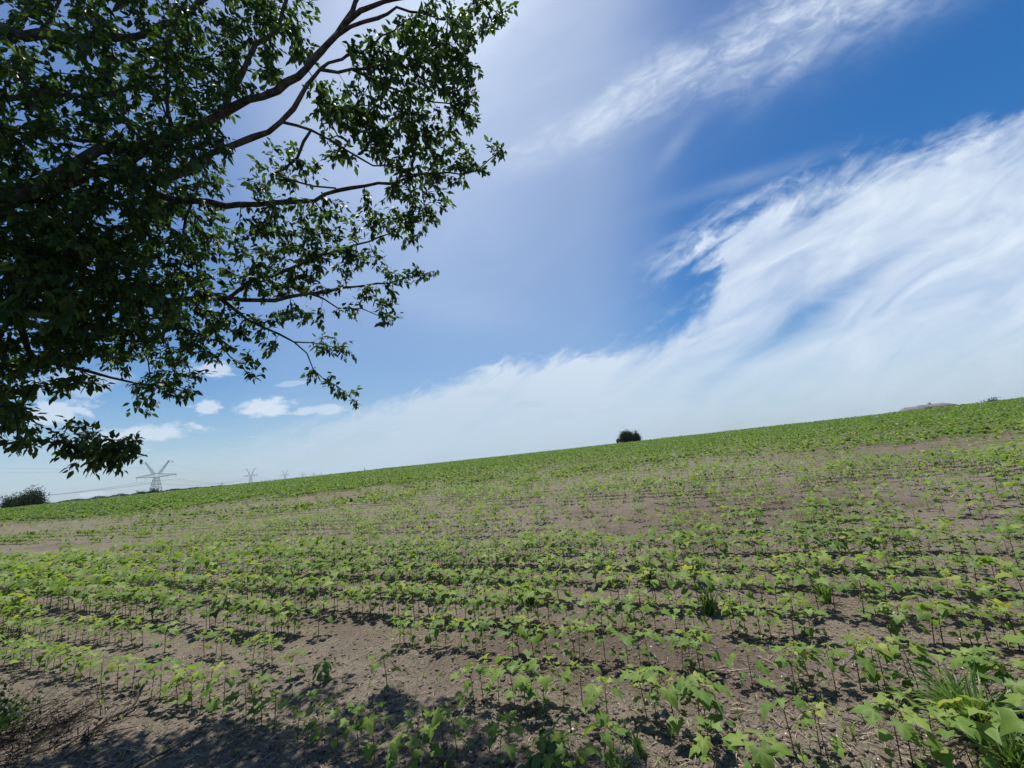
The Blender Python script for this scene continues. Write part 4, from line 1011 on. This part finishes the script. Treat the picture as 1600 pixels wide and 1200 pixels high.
# ------------------------------------------------------------------ farmhouse over the crest
hd = 170.0
A_ = at(1412, 640, hd); B_ = at(1477, 632, hd)
hc = (A_+B_)/2; yawh = math.atan2(B_[1]-A_[1], B_[0]-A_[0]); gz_ = float(base_h(hc[0], hc[1]))
hs = empty('farmhouse', (hc[0], hc[1], gz_), yawh); tag(hs, 'long low house with pinkish brown hip roof showing over the crest at right', 'house')
Lh = np.linalg.norm((B_-A_)[:2]); topm = at(1465, 630, hd)[2]-gz_; topw = at(1430, 635, hd)[2]-gz_
e1 = topm-1.6; x0, x1, xm = -Lh/2, Lh/2, -Lh/2+Lh*.36
b = MB(); b.box(xm+.4, x1-.4, -4, 4, -.5, e1); b.box(x0+.3, xm+.4-.003, -3.2, 3.2, -.5, e1-.6); b.build('wall', M['wall'], hs)
def hip(x0, x1, y, z0, z1, inset0, inset1):
    b = MB(); t_ = .18
    V_ = [(x0, -y, z0), (x1, -y, z0), (x1, y, z0), (x0, y, z0), (x0+inset0, 0, z1), (x1-inset1, 0, z1), (x0, -y, z0-t_), (x1, -y, z0-t_), (x1, y, z0-t_), (x0, y, z0-t_)]
    b.add(V_, [(3, 0, 4), (1, 2, 5)], [(0, 1, 5, 4), (2, 3, 4, 5), (6, 7, 1, 0), (7, 8, 2, 1), (8, 9, 3, 2), (9, 6, 0, 3), (9, 8, 7, 6)])
    return b
rf = hip(xm, x1, 4.7, e1+.19, topm, .2, .7).build('roof', M['roof'], hs)
c_ = MB(); c_.box(xm+Lh*.24, xm+Lh*.24+.8, -.5, .3, topm-.8, topm+.75); c_.build('chimney', M['wall'], rf)
hip(x0, xm-.003, 3.8, e1-.6+.19, topw, .5, .1).build('roof', M['roof'], hs)
for q in (xm+1.8, xm+4.6, xm+9.2, x0+2.5):
    w_ = MB(); yy_ = -4.0 if q > xm else -3.2
    w_.box(q, q+1.2, yy_-.06, yy_-.003, .9, 1.9); wo = w_.build('window', M['trim'], hs)
    w_ = MB(); w_.box(q+.1, q+1.1, yy_-.08, yy_-.063, 1.0, 1.8); w_.build('pane', M['pane'], wo)
d_ = MB(); d_.box(xm+7, xm+8, -4.06, -4.003, 0, 2.0); d_.build('door', M['trim'], hs)

# ------------------------------------------------------------------ pylons and cables
HOR = lambda px: 712-(px-800)*math.tan(ROLL)+1.2
d1 = ray(243, HOR(243)); p1 = CAM+d1*470; p1 = p1[:2]
heading = ray(560, HOR(560))[:2]; heading /= np.linalg.norm(heading)
perp = np.array([heading[1], -heading[0]]); SP = 454.0
def pylon_meshes():
    body = MB(); arm = MB(); horn = MB()
    def bar(mb, a, b, r): mb.tube([a, b], [r, r], 4)
    sg = [(-1, -1), (1, -1), (1, 1), (-1, 1)]
    def w(z): return 7.2-(7.2-2.6)*min(1, z/22) if z < 22 else 2.6
    lv_ = [0, 5.5, 10.5, 15, 19, 22.5]
    for (sx, sy) in sg: bar(body, (7.2*sx, 7.2*sy, -2), (2.6*sx, 2.6*sy, 22.5), .26)
    for z0, z1 in zip(lv_[:-1], lv_[1:]):
        for q in range(4):
            a, b_ = sg[q], sg[(q+1) % 4]
            A0 = (w(z0)*a[0], w(z0)*a[1], z0); B0 = (w(z0)*b_[0], w(z0)*b_[1], z0); A1_ = (w(z1)*a[0], w(z1)*a[1], z1); B1_ = (w(z1)*b_[0], w(z1)*b_[1], z1)
            bar(body, A0, B1_, .13); bar(body, B0, A1_, .13); bar(body, A1_, B1_, .14)
    # crossarm truss
    X_ = 24
    for s_ in (-1, 1):
        for sy in (-1, 1):
            bar(arm, (0, 2.0*sy, 22.5), (s_*X_, .3*sy, 24.0), .2); bar(arm, (0, 2.0*sy, 27.0), (s_*X_, .3*sy, 24.4), .2)
        for k in range(8):
            f0, f1 = k/8, (k+1)/8
            for sy in (-1, 1):
                lo = lambda f: (s_*X_*f, sy*(2.0-1.7*f), 22.5+1.5*f); hi_ = lambda f: (s_*X_*f, sy*(2.0-1.7*f), 27.0-2.6*f)
                bar(arm, lo(f0), hi_(f1), .09); bar(arm, lo(f1), hi_(f1), .09)
    # horns
    for s_ in (-1, 1):
        tip = (s_*14.0, 0, 40.0)
        for (ox, oy) in ((-1.6, -1.2), (-1.6, 1.2), (1.6, -1.2), (1.6, 1.2)):
            bar(horn, (s_*3.2+ox, oy*1.3, 26.4), (tip[0]+ox*.35, oy*.4, tip[2]), .17)
        for k in range(6):
            f0, f1 = k/6, (k+1)/6
            def pt(f, ox, oy): return (s_*3.2+ox+(tip[0]-s_*3.2-ox*.65)*f, oy*1.3*(1-f)+oy*.4*f, 26.4+13.6*f)
            for oy in (-1.2, 1.2): bar(horn, pt(f0, -1.6, oy), pt(f1, 1.6, oy), .08); bar(horn, pt(f1, -1.6, oy), pt(f1, 1.6, oy), .08)
        for oy in (-.4, .4): bar(horn, (s_*12.5, oy, 40.2), (s_*19.5, 0, 39.2), .15); bar(horn, (s_*12.0, oy, 37.6), (s_*19.5, 0, 39.0), .12)
        bar(horn, (s_*19.3, 0, 39.1), (s_*19.0, 0, 36.6), .15)
    ins = MB()
    for x_ in (-23.5, -12.5, 12.5, 23.5): bar(ins, (x_, 0, 24.0 if abs(x_) > 20 else 23.2), (x_, 0, 20.6), .16)
    return body.mesh('tower_body', M['steel']), arm.mesh('crossarm', M['steel']), horn.mesh('horn', M['steel']), ins.mesh('insulator', M['steel'])
pm = pylon_meshes(); pk = None
where = ['nearest and largest lattice pylon at the left horizon', 'second lattice pylon, right of the largest one', 'third lattice pylon receding along the horizon', 'fourth small pylon before the two thinnest ones', 'fifth tiny pylon far along the line', 'sixth tiny pylon far along the line, right of the fifth']
anchors = []
yawp = math.atan2(perp[1], perp[0])
for k in range(-1, 7):
    c = p1+heading*SP*k; gz_ = float(base_h(c[0], c[1]))
    base_z = at(243, HOR(243)+6, 470)[2]
    base_z = EYE-3.0
    anchors.append((c, base_z))
    if k < 0 or k > 5: continue
    e = empty('power_pylon', (c[0], c[1], base_z), yawp); e.scale = (.8, .9, 1.07) if k == 0 else (.55, .7, 1.0); tag(e, where[k], 'pylon', 'lattice pylons of the power line')
    if pk is None:
        pk = []
        for nm, me_ in zip(('tower_body', 'crossarm', 'horns', 'insulators'), pm):
            o = bpy.data.objects.new(nm, me_); COL.objects.link(o); o.parent = e; pk.append(o)
    else:
        for o in pk: c2 = o.copy(); COL.objects.link(c2); c2.parent = e
wl = ['left outer cable of the power line on the crossarm tips', 'left inner cable of the power line under the crossarms', 'right inner cable of the power line under the crossarms', 'right outer cable of the power line on the crossarm tips', 'left upper earth wire strung between the pylon horns', 'right upper earth wire strung between the pylon horns']
for q, (ox, oz, sag, r_) in enumerate(((-13, 20.6, 9, .10), (-7, 20.6, 9, .10), (7, 20.6, 9, .10), (13, 20.6, 9, .10), (-10.5, 36.6, 6, .05), (10.5, 36.6, 6, .05))):
    pts_ = []
    for (c0, z0), (c1, z1) in zip(anchors[:-1], anchors[1:]):
        for s_ in range(16):
            f_ = s_/16; c = c0+(c1-c0)*f_+perp*ox*(1.45 if z0 is None else 1+.45*max(0, 1-np.linalg.norm(c0+(c1-c0)*f_-anchors[1][0])/SP)); pts_.append((c[0], c[1], z0+oz-4*sag*f_*(1-f_)))
    b = MB(); base = np.array(pts_[0]); b.tube(np.array(pts_)-base, r_, 4); o = b.build('power_cable', M['wire'], None); o.location = base
    tag(o, wl[q], 'cable', 'cables of the power line')
# a lone slim mast further right
mp_ = at(569.5, 731, 1500); e_b = MB()
for s_ in ((-1, -1), (1, -1), (1, 1), (-1, 1)): e_b.tube([(1.6*s_[0], 1.6*s_[1], 0), (.5*s_[0], .5*s_[1], mp_[2]+3)], [.35, .3], 4)
for k in range(8):
    z = (mp_[2]+3)*k/8; z2 = (mp_[2]+3)*(k+1)/8; a = 1.6-1.1*k/8; b2 = 1.6-1.1*(k+1)/8
    e_b.tube([(-a, -a, z), (b2, -b2, z2)], [.2, .2], 4); e_b.tube([(a, a, z), (-b2, b2, z2)], [.2, .2], 4)
o = e_b.build('lattice_mast', M['steel'], None); o.location = (mp_[0], mp_[1], -2); tag(o, 'slim lone mast barely showing over the field horizon left of centre', 'mast')
hb = MB(); hb.box(-2600, 2600, -400, 2600, -60, 75)
hm, ht, ho_ = new_mat('humid_air'); pv = ht.nodes.new('ShaderNodeVolumePrincipled'); pv.inputs['Density'].default_value = 0.00007; pv.inputs['Color'].default_value = (.80, .88, 1.0, 1); pv.inputs['Anisotropy'].default_value = 0.3
ht.links.new(pv.outputs[0], ho_.inputs['Volume'])
hz_o = hb.build('haze', hm, None); tag(hz_o, kind='stuff')
print('objects', len(bpy.data.objects), 'sites', len(sites), 'plants', len(gx))
